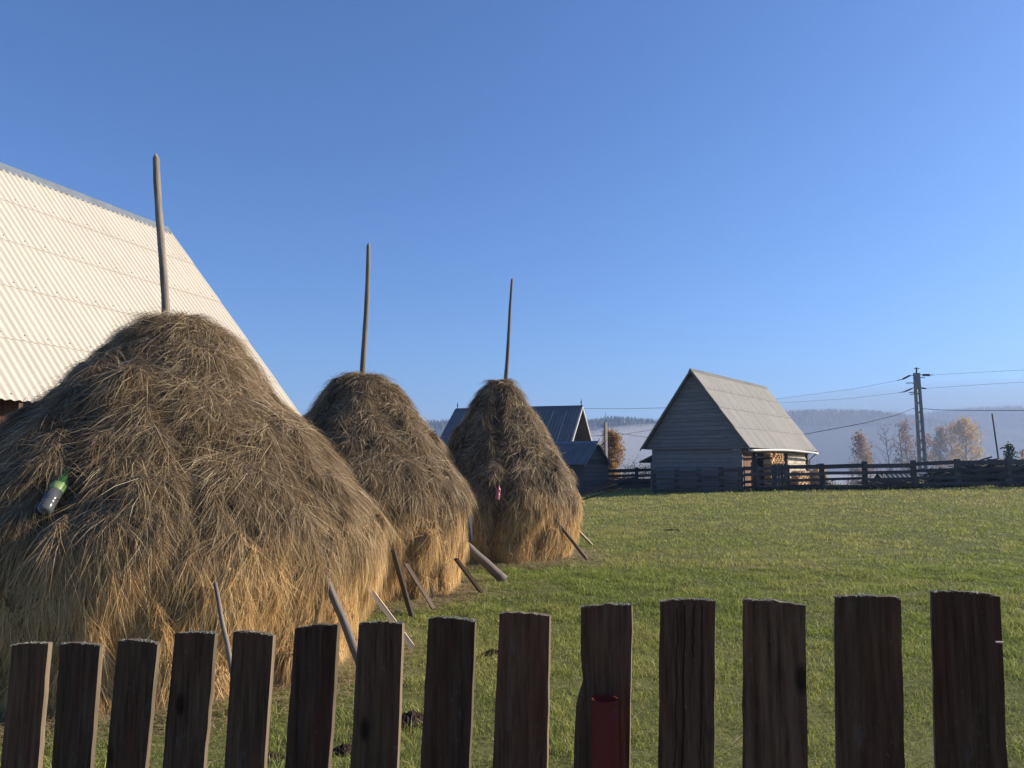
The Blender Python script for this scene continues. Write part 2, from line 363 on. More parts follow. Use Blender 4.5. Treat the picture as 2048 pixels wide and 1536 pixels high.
def build_stack(name_label, st, n_strand, wid, pole, group):
    root = thing('haystack', name_label, 'haystack', (st.c[0], st.c[1], st.gz), 0, group)
    inv = np.array([st.c[0], st.c[1], st.gz])
    nt_, nq = 230, 125
    th = np.linspace(-math.pi, math.pi, nt_, endpoint=False); q = np.linspace(0, st.S, nq)
    TH, Q = np.meshgrid(th, q); P, T, Nn, H = st.point(TH.ravel(), Q.ravel(), -.015)
    idx = np.arange(nq * nt_).reshape(nq, nt_); i2 = np.roll(idx, -1, 1)
    Fq = np.stack([idx[:-1], idx[1:], i2[1:], i2[:-1]], -1).reshape(-1, 4)
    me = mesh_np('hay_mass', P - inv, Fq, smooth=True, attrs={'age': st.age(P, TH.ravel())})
    link('hay_mass', me, root, M_hayb)
    # --- strands: a carpet, then combed wisps that stand proud, then stray long stems
    def sample(n):
        # more of them on the side that can be seen
        th = rng.uniform(-math.pi, math.pi, int(n * 1.6)); keep = (np.sin(th) < .35) | (rng.random(len(th)) < .3)
        th = th[keep]
        q = rng.random(len(th) * 2) * st.S; r, z = st.rz(q); q = q[rng.random(len(q)) < (r / st.r.max()) * .9 + .1]
        m = min(len(th), len(q)); return th[:m], q[:m]
    out = []
    def emit(th, q, ang_s, L, lift, droop, Wd, rshift, clump=None, make=None):
        P, T, Nn, H = st.point(th, q, 0)
        z = P[:, 2] - st.gz
        top = sstep(.9, 2.2, z)
        fld = .6 * fbm(P * [1.6, 1.6, 1.6], st.seed + 90, 2) + .35 * fbm(P * 9, st.seed + 95, 2)
        a = fld * (.25 + .75 * top) + rng.normal(0, 1, len(th)) * ang_s * (.35 + 1.0 * top)
        if clump is not None: a = fld * (.2 + .8 * top) + clump[0] + rng.normal(0, .30, len(th))
        lf = lift * (.5 + rng.random(len(th)))
        if clump is not None: lf = lf + clump[1]
        D0 = norm(T * np.cos(a)[:, None] + H * np.sin(a)[:, None] + Nn * lf[:, None])
        droop = droop + 1.0 * sstep(1.9, 2.6, z)[:, None]
        a2_ = a + rng.normal(0, .13, len(th))
        D1 = norm(T * np.cos(a2_)[:, None] + H * np.sin(a2_)[:, None] + Nn * (lf * .6)[:, None] + np.array([0, 0, -1.]) * droop * .45)
        tw = rng.uniform(-1.0, 1.0, len(th))
        side = norm(np.cross(D0, Nn)) * np.cos(tw)[:, None] + Nn * np.sin(tw)[:, None]
        rnd = np.clip(rng.beta(1.2, 1.7, len(th)) + rshift, 0, 1)
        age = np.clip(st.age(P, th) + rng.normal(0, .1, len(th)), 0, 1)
        # keep the lowest ends from diving under the ground
        maxL = np.maximum(.05, (z + .03) / np.maximum(.25, -D0[:, 2]))
        Lc = np.minimum(L, maxL)
        out.append((make or strands)(P - inv, D0, D1, Lc, Wd, side, rnd, age))
    th, q = sample(int(n_strand * .86)); n = len(th)
    emit(th, q, .65, rng.uniform(.06, .22, n), .13, .25, wid * rng.uniform(.7, 1.4, n), -.05, None, spikes)
    ncl = int(n_strand * .20 / 5); th, q = sample(ncl); n = len(th)
    k = 5; ca = np.repeat(rng.normal(0, .32, n), k); cl = np.repeat(rng.uniform(.0, .16, n), k)
    thk = np.repeat(th, k) + rng.normal(0, .02, n * k) ; qk = np.clip(np.repeat(q, k) + rng.normal(0, .05, n * k), 0, st.S)
    cr = np.repeat(rng.normal(0, .12, n), k)
    emit(thk, qk, .1, np.repeat(rng.uniform(.12, .38, n), k) * rng.uniform(.7, 1.2, n * k), .10, .35, wid * rng.uniform(.5, 1.1, n * k), cr, (ca, cl))
    th, q = sample(int(n_strand * .14)); n = len(th)
    emit(th, q, .85, rng.uniform(.12, .42, n), .22, .30, wid * rng.uniform(.45, 1.0, n), .2)
    off = 0; Vs, Fs, Cs, Rs, As = [], [], [], [], []
    for V, fl, cn, rn, ag in out:
        Vs.append(V); Fs.append(fl + off); Cs.append(cn); Rs.append(rn); As.append(ag); off += len(V)
    me = mesh_np('hay_strands', np.concatenate(Vs), np.concatenate(Fs), np.concatenate(Cs), attrs={'rnd': np.concatenate(Rs), 'age': np.concatenate(As)})
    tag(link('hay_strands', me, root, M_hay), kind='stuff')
    # --- pole
    (b, t, rb, rt) = pole
    b = Vector(b) - Vector(inv); t = Vector(t) - Vector(inv)
    ax = (t - b); Lp = ax.length; mb = MB(); pts = []; rad = []
    for i in range(15):
        u = i / 14; pts.append((.010 * math.sin(u * 6 + st.seed) + .002 * math.sin(u * 31), .010 * math.cos(u * 5 + st.seed), u * Lp)); rad.append((rb + (rt - rb) * u) * (1 + .10 * math.sin(i * 2.3 + st.seed) * (i % 3 == 0)))
    pts.append((pts[-1][0], pts[-1][1], Lp + rt * 1.6)); rad.append(rt * .25)
    mb.tube(pts, rad, 12)
    Mx = Matrix.Translation(b) @ ax.to_track_quat('Z', 'Y').to_matrix().to_4x4()
    mb.build('pole', M_wgrey, root, True, Mx)
    return root

PROF1 = [(2.91, 0.0), (2.90, .09), (2.82, .20), (2.66, .30), (2.46, .40), (2.22, .51), (1.91, .68), (1.61, .82), (1.37, .93), (1.12, 1.0), (.87, 1.0), (.52, .965), (.25, .93), (.05, .93), (-.12, .95)]
C1 = at(335, 932, 6.75)
st1 = Stack(C1.x, 6.75, 1.81, PROF1, 11, (.0, -.02), ((-1.66, .10, .13), (-2.3, .16, .10), (-1.15, .10, .08)))
C2 = at(727, 932, 10.25)
PROF2 = [(2.84, .0), (2.82, .13), (2.72, .27), (2.45, .43), (2.14, .61), (1.80, .78), (1.50, .93), (1.25, .995), (.95, 1.0), (.55, .97), (.2, .93), (.0, .93), (-.12, .93)]
st2 = Stack(C2.x, 10.25, 1.35, PROF2, 31, (0, 0), ((-2.0, .12, .10), (-.8, .10, .07)))
C3 = at(1000, 932, 13.8)
PROF3 = [(3.14, .0), (3.12, .11), (2.98, .25), (2.60, .41), (2.12, .62), (1.50, .90), (1.10, 1.0), (.80, 1.0), (.3, .93), (.0, .88), (-.12, .88)]
st3 = Stack(C3.x, 13.8, 1.37, PROF3, 52, (0.02, 0), ((-1.55, .085, .20), (-2.3, .14, .10)))
GRP = 'haystacks built round wooden poles'
def polespec(pb, pt, Y, w1, w2): return (at(pb[0], pb[1] + 40, Y), at(pt[0], pt[1], Y), w1 / F * Y / 2, w2 / F * Y / 2)
hs1 = build_stack('largest and nearest haystack right behind the picket fence, golden skirt and tall grey pole', st1, 365000, .0026,
                  polespec((332, 625), (313, 316), 6.75, 17, 13), GRP)
hs2 = build_stack('middle haystack with brown peak, between the largest stack and the farthest one', st2, 165000, .0037,
                  polespec((725, 740), (737, 492), 10.25, 12, 8), GRP)
hs3 = build_stack('farthest and smallest haystack with a pink bottle hanging in its dark front cleft', st3, 115000, .0047,
                  polespec((1008, 755), (1025, 560), 13.8, 9, 5), GRP)

# ------------------------------------------------------------------ bottles hung over the stacks as weights
def plastic(name, c, tr=.6):
    m, nt, p = nmat(name, .18, .5); p.inputs['Base Color'].default_value = (*c, 1); p.inputs['Transmission Weight'].default_value = tr; p.inputs['IOR'].default_value = 1.4
    return m
M_green = plastic('green_plastic', (.04, .13, .04), .5); M_clear = plastic('clear_plastic', (.24, .26, .27), .7)
M_pink = plastic('pink_plastic', (.42, .13, .15), .15); M_blue = plastic('blue_plastic', (.05, .075, .13), .3)
M_label, nt, p = nmat('faded_label', .5, .3); nl = noise(nt, 18); nt.links.new(ramp(nt, nl, [(.3, (.06, .15, .04)), (.7, (.24, .33, .12))]), p.inputs['Base Color'])
M_cord, nt, p = nmat('blue_black_cord', .7, .2); p.inputs['Base Color'].default_value = (.03, .035, .06, 1)
def bottle(st, px, py, length, tilt, label, m_top, m_low, m_lab, proud=.06, cordq=None):
    th, q, P, Nn = st.find(px, py); _, Tq, _, Hq = st.point(np.array([th]), np.array([q]))
    st_g, st.grooves = st.grooves, (); P, _, Nn, _ = [a[0] for a in st.point(np.array([th]), np.array([q]))]; st.grooves = st_g
    n_ = Vector(Nn); c = Vector(P) + n_ * proud
    root = thing('plastic_bottle', label, 'bottle', c, 0, 'bottles hung on cords as haystack weights')
    r = length * .14; L = length
    axb = (-Vector(Tq[0]) + Vector((1, 0, 0)) * math.tan(R(tilt))).normalized(); Mx = axb.to_track_quat('Z', 'Y').to_matrix().to_4x4()
    lo = MB(); lo.lathe([(r * .55, -L / 2), (r * .9, -L / 2 + .004), (r, -L * .45), (r, -L * .3), (r * .94, -L * .27), (r, -L * .24), (r, 0)], 20)
    lo.build('bottle_base', m_low, root, True, Mx)
    mid = MB(); mid.lathe([(r * 1.01, 0), (r * 1.02, L * .01), (r * 1.02, L * .15), (r * 1.0, L * .16)], 20, cap=False); mid.build('label_band', m_lab, root, True, Mx)
    up = MB(); up.lathe([(r, .0), (r, L * .18), (r * .9, L * .25), (r * .62, L * .34), (r * .33, L * .41), (r * .30, L * .45)], 20); up.build('bottle_shoulder', m_top, root, True, Mx)
    ca = MB(); ca.lathe([(r * .36, L * .45), (r * .36, L * .50), (r * .3, L * .505)], 14); ca.build('cap', m_top, root, False, Mx)
    # cord from the neck up over the crown of the stack
    qs = np.linspace(max(q - .18, 0), .02, 26); Pc, _, Nc, _ = st.point(np.full(26, th), qs, .035)
    pts = [Vector(Mx @ Vector((0, 0, L * .47)))] + [Vector(a) - c for a in Pc]
    co = MB(); co.tube(pts, .0045, 5); co.build('cord', M_cord, root, True)
    return root
bottle(st1, 128, 1012, .34, 2, 'green and clear plastic bottle hanging on the front of the largest haystack', M_green, M_clear, M_label)
bottle(st3, 999, 987, .27, 6, 'small pink plastic bottle hanging in the front of the farthest haystack', M_pink, M_pink, M_pink)
th, q, P, Nn = st2.find(931, 1052)
root = thing('plastic_bottle', 'blue plastic bottle half hidden at the right edge of the middle haystack', 'bottle', Vector(P) + Vector(Nn) * .05, 0, 'bottles hung on cords as haystack weights')
mb = MB(); mb.lathe([(.025, -.2), (.036, -.19), (.04, -.1), (.04, .1), (.03, .16), (.018, .2), (.016, .23)], 16); mb.build('bottle_body', M_blue, root, True, Matrix.Rotation(R(-4), 4, 'Y'))
qs = np.linspace(max(q - .2, 0), .02, 22); Pc, _, Nc, _ = st2.point(np.full(22, th), qs, .03)
co = MB(); co.tube([Vector((0, 0, .22))] + [Vector(a) - root.location for a in Pc], .005, 5); co.build('cord', M_cord, root, True)

# ------------------------------------------------------------------ props leaning into the stacks
def prop(name, label, cat, a, b, w, mat, flat=False, group='props leaning against the haystacks'):
    a, b = Vector(a), Vector(b); ax = b - a; L = ax.length
    mb = MB()
    if flat:
        mb.box(-w / 2, w / 2, -w * .16, w * .16, 0, L)
    else:
        n_ = 9; pts = [(.0022 * math.sin(i * 1.3), .0022 * math.cos(i * 1.7), L * i / (n_ - 1)) for i in range(n_)]
        mb.tube(pts, [w / 2 * (1.08 - .18 * i / (n_ - 1)) for i in range(n_)], 10)
    Mx = Matrix.Translation(a) @ ax.to_track_quat('Z', 'Y').to_matrix().to_4x4()
    o = mb.build(name, mat, None, not flat); o.matrix_world = Mx
    tag(o, label, cat, group); return o
def foot(px, py, Y):
    v = at(px, py, Y); v.z = float(ground_z(v.x, v.y)) - .03; return v
def lean(name, label, cat, f_, fy, t_, ty, w, mat, flat=False):
    return prop(name, label, cat, at(f_[0], f_[1], fy), at(t_[0], t_[1], ty), w, mat, flat)
lean('prop_pole', 'round grey pole leaning into the golden skirt of the largest haystack', 'pole', (728, 1345), 5.85, (641, 1128), 5.95, .062, M_wgrey)
lean('prop_pole', 'thin crooked dark stick standing against the front of the largest haystack', 'stick', (478, 1415), 5.0, (430, 1165), 5.05, .03, M_wgrey)
lean('prop_board', 'pale sawn board leaning low at the right foot of the largest haystack', 'board', (824, 1292), 6.8, (732, 1168), 6.7, .125, M_wpale, True)
lean('prop_pole', 'dark squared pole standing in the gap between the first and middle haystacks', 'pole', (823, 1232), 8.15, (786, 1100), 7.95, .066, M_wdark, True)
lean('prop_board', 'narrow brown board leaning into the left foot of the middle haystack', 'board', (868, 1218), 8.6, (812, 1128), 9.05, .05, M_wbrown, True)
lean('prop_board', 'short flat brown board leaning at the right foot of the middle haystack', 'board', (962, 1184), 9.75, (912, 1118), 9.6, .10, M_wbrown, True)
lean('prop_log', 'thick grey log leaning out behind the right side of the middle haystack', 'log', (1008, 1160), 10.8, (930, 1088), 10.7, .125, M_wgrey)
lean('prop_pole', 'long thin dark stick leaning into the right side of the farthest haystack', 'stick', (1174, 1119), 13.2, (1110, 1038), 12.9, .06, M_wbrown)
lean('prop_board', 'small pale stick at the back right foot of the farthest haystack', 'stick', (1183, 1089), 15.5, (1150, 1055), 14.9, .06, M_wpale, True)
lean('long_pole', 'lower long dark pole poking out right of the farthest haystack towards the shed', 'pole', (1060, 1030), 14.6, (1243, 976), 16.5, .036, M_wshade)
lean('long_pole', 'upper long dark pole poking out right of the farthest haystack towards the shed', 'pole', (1060, 1021), 14.9, (1233, 968), 17.0, .034, M_wshade)

# ------------------------------------------------------------------ grass, loose straw
def grass_field():
    def scatter(n, y0, y1, power):
        u = rng.random(n)
        if power == 1: Y = y0 * (y1 / y0) ** u                      # even in the picture: fewer per square metre far off
        else: Y = np.sqrt(y0 ** 2 + u * (y1 ** 2 - y0 ** 2))
        X = rng.uniform(-.78, .78, n) * Y
        return X, Y
    X, Y = [], []
    a = scatter(440000, 3.4, 12, 2); b = scatter(480000, 11, 50, 1)
    X = np.concatenate([a[0], b[0]]); Y = np.concatenate([a[1], b[1]])
    keep = np.ones(len(X), bool)
    for st in (st1, st2, st3): keep &= np.hypot(X - st.c[0], Y - st.c[1]) > st.r.max() * .80
    # nothing can be seen behind the first stack
    keep &= ~((X < -1.0 - (Y - 7) * .15) & (Y > 9.5))
    keep &= (Y > 3.4)
    # tufts: pull blades to clump centres
    X = X[keep]; Y = Y[keep]; n = len(X)
    nz = fbm(np.stack([X * 3.1, Y * 3.1, 0 * X], -1), 71, 3)
    dens = np.clip(.80 + .7 * nz, .3, 1); k = rng.random(n) < dens; X = X[k]; Y = Y[k]; nz = nz[k]; n = len(X)
    Z = ground_z(X, Y)
    big = fbm(np.stack([X * .45, Y * .45, 0 * X], -1), 75, 3); mid = fbm(np.stack([X * 1.7, Y * 1.7, 0 * X], -1), 77, 2)
    H = (.020 + .020 * rng.random(n) + .034 * np.clip(nz + .3 * mid, -.3, 1)) * (1 + .012 * Y)
    H = np.clip(H * 1.2, .014, .12) * np.where(rng.random(n) < .03, 1.9, 1)
    W = .0034 * np.maximum(1, Y / 5.0) * rng.uniform(.7, 1.4, n)
    lean_ = rng.uniform(.25, 1.2, n); az = rng.uniform(0, 2 * math.pi, n)
    D0 = norm(np.stack([np.cos(az) * lean_ * .5, np.sin(az) * lean_ * .5, np.ones(n)], -1))
    D1 = norm(np.stack([np.cos(az) * lean_, np.sin(az) * lean_, np.full(n, .45)], -1))
    sd = rng.uniform(0, 2 * math.pi, n); side = np.stack([np.cos(sd), np.sin(sd), 0 * sd], -1)
    P0 = np.stack([X, Y, Z - .006], -1)
    rnd = np.clip(rng.beta(2, 2, n) * .8 + .25 * nz + .05, 0, 1)
    age = np.clip(.22 + .55 * big + .35 * mid + rng.normal(0, .16, n) + .34 * sstep(8, 35, Y) + .22*sstep(2,8,X)*sstep(14,5,Y), 0, 1)
    nr_ = Y < 9.5; fr_ = ~nr_
    A = strands(P0[nr_], D0[nr_], D1[nr_], H[nr_] * 1.25, W[nr_], side[nr_], rnd[nr_], age[nr_]); B = spikes(P0[fr_], D0[fr_], D1[fr_], H[fr_] * 1.2, W[fr_] * 1.3, side[fr_], rnd[fr_], age[fr_])
    me = mesh_np('grass', np.concatenate([A[0], B[0]]), np.concatenate([A[1], B[1] + len(A[0])]), np.concatenate([A[2], B[2]]), attrs={'rnd': np.concatenate([A[3], B[3]]), 'age': np.concatenate([A[4], B[4]])})
    tag(link('grass', me, None, M_grass), 'short autumn grass of the meadow between the picket fence and the barn', 'grass', kind='stuff')
grass_field()
def straw():
    out = []
    for st, n_ in ((st1, 8000), (st2, 4200), (st3, 2600)):
        th = rng.uniform(-math.pi, .6, n_); rr = st.r.max() * .9 + np.abs(rng.normal(0, .32, n_)) 
        X = st.c[0] + rr * np.cos(th); Y = st.c[1] + rr * np.sin(th); out.append((X, Y))
    n_ = 1500; Y = rng.uniform(3.6, 16, n_); X = rng.uniform(-.7, .6, n_) * Y; out.append((X, Y))
    X = np.concatenate([o[0] for o in out]); Y = np.concatenate([o[1] for o in out]); n = len(X)
    Z = ground_z(X, Y) + rng.uniform(.01, .05, n)
    az = rng.uniform(0, 2 * math.pi, n); D0 = norm(np.stack([np.cos(az), np.sin(az), rng.normal(0, .12, n)], -1))
    az2 = az + rng.normal(0, .3, n); D1 = norm(np.stack([np.cos(az2), np.sin(az2), rng.normal(-.05, .12, n)], -1))
    side = np.stack([-np.sin(az), np.cos(az), 0 * az], -1)
    V, fl, cn, rn, ag = strands(np.stack([X, Y, Z], -1), D0, D1, rng.uniform(.08, .35, n), .0032 * np.maximum(1, Y / 6), side, rng.random(n), rng.random(n))
    tag(link('loose_straw', mesh_np('loose_straw', V, fl, cn, attrs={'rnd': rn, 'age': ag}), None, M_straw), 'pale straw strewn on the grass round the haystacks', 'straw', kind='stuff')
straw()

# molehills
def molehill(px, py, r, label, hk=.5):
    Y = 1.6 * F / (py - 932) ; v = at(px, py, Y); g = float(ground_z(v.x, v.y)); mb = MB()
    lump = random.Random(px)
    for k in range(200):
        a = lump.uniform(0, 6.28); q = r * math.sqrt(lump.random()); h = r * hk * (1 - q / r) ; s_ = min(r, .13) * lump.uniform(.10, .24)
        vs = []; 
        for (x, y, z) in ((1, 0, 0), (0, 1, 0), (-1, 0, 0), (0, -1, 0), (0, 0, 1), (0, 0, -1)):
            j = lump.uniform(.7, 1.3) * s_; vs.append((q * math.cos(a) + x * j, q * math.sin(a) + y * j, h + z * j))
        mb.add(vs, [(0, 1, 4), (1, 2, 4), (2, 3, 4), (3, 0, 4), (1, 0, 5), (2, 1, 5), (3, 2, 5), (0, 3, 5)])
    o = mb.build('molehill', M_soil); o.location = (v.x, v.y, g); tag(o, label, 'molehill', 'molehills in the meadow')
molehill(822, 1428, .12, 'dark crumbly molehill seen between the seventh and eighth pickets')
molehill(543, 1492, .07, 'little dark soil clump seen between the fifth and sixth pickets')
molehill(690, 1478, .07, 'little dark soil clump just left of the seventh picket')
molehill(985, 1300, .10, 'flat dark soil patch just left of the ninth picket')
molehill(1345, 1063, .20, 'broad flat dark molehill far out in the meadow before the barn', .06)

# ------------------------------------------------------------------ picket fence in front
FX0, FY0, FTH = -1.242, 2.032, .2889
fdir = Vector((math.cos(FTH), -math.sin(FTH), 0))
def on_fence(px, py, off=0.0):
    """where the sight line meets the fence's upright plane -> (u along fence, z)"""
    d = at(px, py, 1.0) - Vector((0, 0, EYE)); nrm = Vector((math.sin(FTH), math.cos(FTH), 0))
    P0 = Vector((FX0, FY0, 0)) - nrm * off
    t = (P0 - Vector((0, 0, EYE))).dot(nrm) / d.dot(nrm); P = Vector((0, 0, EYE)) + d * t
    return (P - P0).dot(fdir), P.z
M_pick, nt, p = nmat('old_painted_picket', .9, .08)
g1 = noise(nt, 75, 'Object', (1, 1, .06), 10, .75, True); g2 = noise(nt, 5, 'Object', (1, 1, .35), 5, .65, True); g3 = noise(nt, 60, 'Object', (1, 1, .7), 4, .7, True)
g4 = noise(nt, 9, 'Object', (1, 1, .16), 5, .7, True)
c = ramp(nt, g1, [(.3, (.018, .011, .006)), (.7, (.155, .102, .062))])
c = mix(nt, ramp(nt, g4, [(.48, (0, 0, 0)), (.70, (.55, .55, .55))]), c, (.125, .040, .022))
c = mix(nt, ramp(nt, g2, [(.55, (0, 0, 0)), (.75, (.5, .5, .5))]), c, (.085, .070, .030))
c = mix(nt, ramp(nt, g3, [(.66, (0, 0, 0)), (.74, (.5, .5, .5))]), c, (.20, .19, .16))
vo = nt.nodes.new('ShaderNodeTexVoronoi'); vo.inputs['Scale'].default_value = 7; tcv = nt.nodes.new('ShaderNodeTexCoord'); mpv = nt.nodes.new('ShaderNodeMapping'); mpv.inputs['Scale'].default_value = (1, .3, .45); oiv = nt.nodes.new('ShaderNodeObjectInfo')
muv = nt.nodes.new('ShaderNodeMath'); muv.operation = 'MULTIPLY'; muv.inputs[1].default_value = 19.0; nt.links.new(oiv.outputs['Random'], muv.inputs[0]); nt.links.new(muv.outputs[0], mpv.inputs['Location']); nt.links.new(tcv.outputs['Object'], mpv.inputs[0]); nt.links.new(mpv.outputs[0], vo.inputs[0])
c = mix(nt, ramp(nt, vo.outputs['Distance'], [(.05, (.85, .85, .85)), (.11, (0, 0, 0))]), c, (.014, .009, .006))      # knots
g5 = noise(nt, 14, 'Object', (1, 1, .4), 8, .75, True)
c = mix(nt, ramp(nt, g5, [(.60, (0, 0, 0)), (.68, (.55, .55, .55))]), c, (.13, .125, .105))      # grey lichen crusts
c = mix(nt, 1.0, c, ramp(nt, oiv.outputs['Random'], [(0, (.62, .60, .60)), (1, (1.2, 1.15, 1.1))]), 'MULTIPLY')
nt.links.new(c, p.inputs['Base Color']); bump(nt, p, g1, 1.0, .006)
M_lich = blade_mat('lichen', [(0, (.13, .13, .11)), (1, (.46, .47, .42))], [(0, (.10, .12, .06)), (1, (.3, .33, .2))], .2)
M_pedge = wood('bare_picket_edge', (.07, .052, .034), (.22, .17, .115), (.11, .09, .06), var=.3)
M_crack, nt, p = nmat('crack_shadow_wood', .95, .1); p.inputs['Base Color'].default_value = (.02, .015, .012, 1)
M_redpipe, nt, p = nmat('red_painted_pipe', .8, .12); n1 = noise(nt, 7, 'Object', (1, 1, .5), 5); n2 = noise(nt, 40, 'Object', (1, 1, 1), 5)
c = ramp(nt, n1, [(.35, (.13, .020, .011)), (.7, (.20, .034, .018))]); c = mix(nt, ramp(nt, n2, [(.64, (0, 0, 0)), (.72, (.8, .8, .8))]), c, (.10, .055, .04)); nt.links.new(c, p.inputs['Base Color']); bump(nt, p, n2, .2, .002)
fence = thing('picket_fence', 'dark old picket fence with lichened tops across the front of the view', 'fence', (FX0, FY0, 0), -FTH)
tops = [((28, 1290), (101, 1286)), ((124, 1287), (205, 1290)), ((240, 1280), (318, 1286)), ((353, 1266), (433, 1266)), ((470, 1263), (550, 1270)), ((593, 1256), (679, 1249)),
        ((720, 1246), (807, 1246)), ((859, 1235), (951, 1241)), ((1001, 1226), (1102, 1231)), ((1160, 1214), (1265, 1209)), ((1321, 1202), (1431, 1200)), ((1485, 1199), (1611, 1210)),
        ((1669, 1192), (1799, 1196)), ((1862, 1182), (1998, 1192))]
bots = [(6, 80), (108, 185), (215, 293), (328, 410), (452, 531), (573, 660), (703, 797), (843, 940), (987, 1095), (1148, 1260), (1316, 1428), (1485, 1615), (1672, 1809), (1871, 2013)]
data = []
for (tl, tr), (bl, br) in zip(tops, bots):
    data.append((on_fence(*tl), on_fence(*tr), on_fence(bl, 1536), on_fence(br, 1536)))
def std(n):  # pickets outside the photograph, at the same pitch
    u = n * .165; z = 1.145 + .0181 * n; w = .105
    return ((u - w / 2, z), (u + w / 2, z), (u - w / 2, z - .3), (u + w / 2, z - .3))
allp = [std(n) for n in (-4, -3, -2, -1)] + data + [std(n) for n in (14, 15, 16, 17)]
prnd = random.Random(5)
for n_, (tl, tr, bl, br) in enumerate(allp):
    k = n_ - 4
    zb = .13
    def ext(t, b): return (t[0] + (b[0] - t[0]) * (t[1] - zb) / (t[1] - b[1]), zb)
    BL, BR = ext(tl, bl), ext(tr, br)
    uc = (BL[0] + BR[0]) / 2; th_ = .0145 + prnd.uniform(0, .003)
    nz_ = 26; L_, R_ = [], []
    for i in range(nz_):
        f_ = i / (nz_ - 1); j = .0011
        zl = BL[1] + (tl[1] - BL[1]) * f_; ul = BL[0] + (tl[0] - BL[0]) * f_ + prnd.uniform(-j, j)
        zr = BR[1] + (tr[1] - BR[1]) * f_; ur = BR[0] + (tr[0] - BR[0]) * f_ + prnd.uniform(-j, j)
        if k == 9:   # worn notch in the left edge
            yy = zl - tl[1]
            if -.075 > yy > -.19: ul += .014 * math.sin((yy + .075) / -.115 * math.pi) ** 1
            if yy > -.075: ul += .004
        L_.append((ul - uc, zl - zb)); R_.append((ur - uc, zr - zb))
    # top edge: slightly crowned, chewed
    m = 12; T_ = []
    for i in range(1, m):
        f_ = i / m; T_.append((L_[-1][0] + (R_[-1][0] - L_[-1][0]) * f_, L_[-1][1] + (R_[-1][1] - L_[-1][1]) * f_ + .0035 * math.sin(f_ * math.pi) + prnd.uniform(-.0015, .002)))
    # front/back surfaces as grid rows so the outline follows both edges
    rows = list(zip(L_, R_)); cols = m
    V = []; Fc = []
    for side_ in (0, 1):
        y = -th_ / 2 if side_ == 0 else th_ / 2
        for i, (l, r) in enumerate(rows):
            for c_ in range(cols + 1):
                f_ = c_ / cols
                x = l[0] + (r[0] - l[0]) * f_; z = l[1] + (r[1] - l[1]) * f_
                if i == len(rows) - 1 and 0 < c_ < cols: x, z = T_[c_ - 1]
                edge = .0015 if c_ in (0, cols) else 0
                V.append((x, y + (edge if side_ == 0 else -edge) + .0008 * math.sin(x * 300 + n_), z))
    W_ = cols + 1; H_ = len(rows); o2 = W_ * H_
    for i in range(H_ - 1):
        for c_ in range(cols):
            a = i * W_ + c_; Fc.append((a, a + 1, a + W_ + 1, a + W_)); a += o2; Fc.append((a, a + W_, a + W_ + 1, a + 1))
    for i in range(H_ - 1):
        a = i * W_; Fc.append((a, a + W_, a + W_ + o2, a + o2)); a = i * W_ + cols; Fc.append((a, a + o2, a + W_ + o2, a + W_))
    for c_ in range(cols):
        a = (H_ - 1) * W_ + c_; Fc.append((a, a + 1, a + 1 + o2, a + o2)); a = c_; Fc.append((a, a + o2, a + 1 + o2, a + 1))
    mb = MB(); mb.add(V, Fc); n_face = 2 * (H_ - 1) * cols
    pk = mb.build('picket', M_pick, fence, False, Matrix.Translation((uc, 0, zb)) @ Matrix.Rotation(prnd.uniform(-.015, .015), 4, 'Z'))
    pk.data.materials.append(M_pedge)
    for p_ in pk.data.polygons:
        if p_.index >= n_face: p_.material_index = 1
    # lichen crust along the sawn top
    nb = 420; fx = rng.random(nb); xs = L_[-1][0] + (R_[-1][0] - L_[-1][0]) * fx
    zs = L_[-1][1] + (R_[-1][1] - L_[-1][1]) * fx + .0035 * np.sin(fx * math.pi)
    patch = fbm(np.stack([fx * 6, np.full(nb, n_ * 3.1), 0 * fx], -1), 3, 2)
    kk = rng.random(nb) < np.clip(.55 + 1.2 * patch, .05, 1); xs = xs[kk]; zs = zs[kk]; nb = len(xs)
    ysd = rng.uniform(-th_ / 2 - .001, th_ / 2, nb); az = rng.uniform(0, 6.28, nb)
    D0 = norm(np.stack([np.cos(az) * .8, np.sin(az) * .8 - .2, rng.uniform(.2, 1.2, nb)], -1)); D1 = norm(D0 + rng.normal(0, .4, (nb, 3)))
    sd = norm(np.cross(D0, rng.normal(0, 1, (nb, 3))))
    V, fl, cn, rn, ag = strands(np.stack([xs, ysd, zs - .002], -1), D0, D1, rng.uniform(.003, .008, nb), np.full(nb, .0016), sd, rng.random(nb), rng.random(nb) * .6)
    tag(link('lichen', mesh_np('lichen', V, fl, cn, attrs={'rnd': rn, 'age': ag}), pk, M_lich), kind='stuff')
    if k in (10,):   # drying cracks
        for cx_, zt, ln, w_ in ((-.006, .003, .5, .0016), (.012, .002, .10, .0012), (.028, .004, .35, .0010), (-.020, .01, .3, .0009)):
            cm = MB(); zz = L_[-1][1] - zt
            ctx = (L_[-1][0] + R_[-1][0]) / 2; sl = (ctx - (L_[0][0] + R_[0][0]) / 2) / (L_[-1][1] - L_[0][1]); pts_ = [(ctx - sl * ln * i / 10 + cx_ + .0015 * math.sin(i * 1.9 + cx_ * 90), zz - ln * i / 10) for i in range(11)]
            for (xa, za), (xb, zb_) in zip(pts_[:-1], pts_[1:]): cm.add([(xa - w_, -th_ / 2 - .0012, za), (xa + w_, -th_ / 2 - .0012, za), (xb + w_, -th_ / 2 - .0012, zb_), (xb - w_, -th_ / 2 - .0012, zb_)], [(3, 2, 1, 0)])
            cm.build('crack', M_crack, pk)
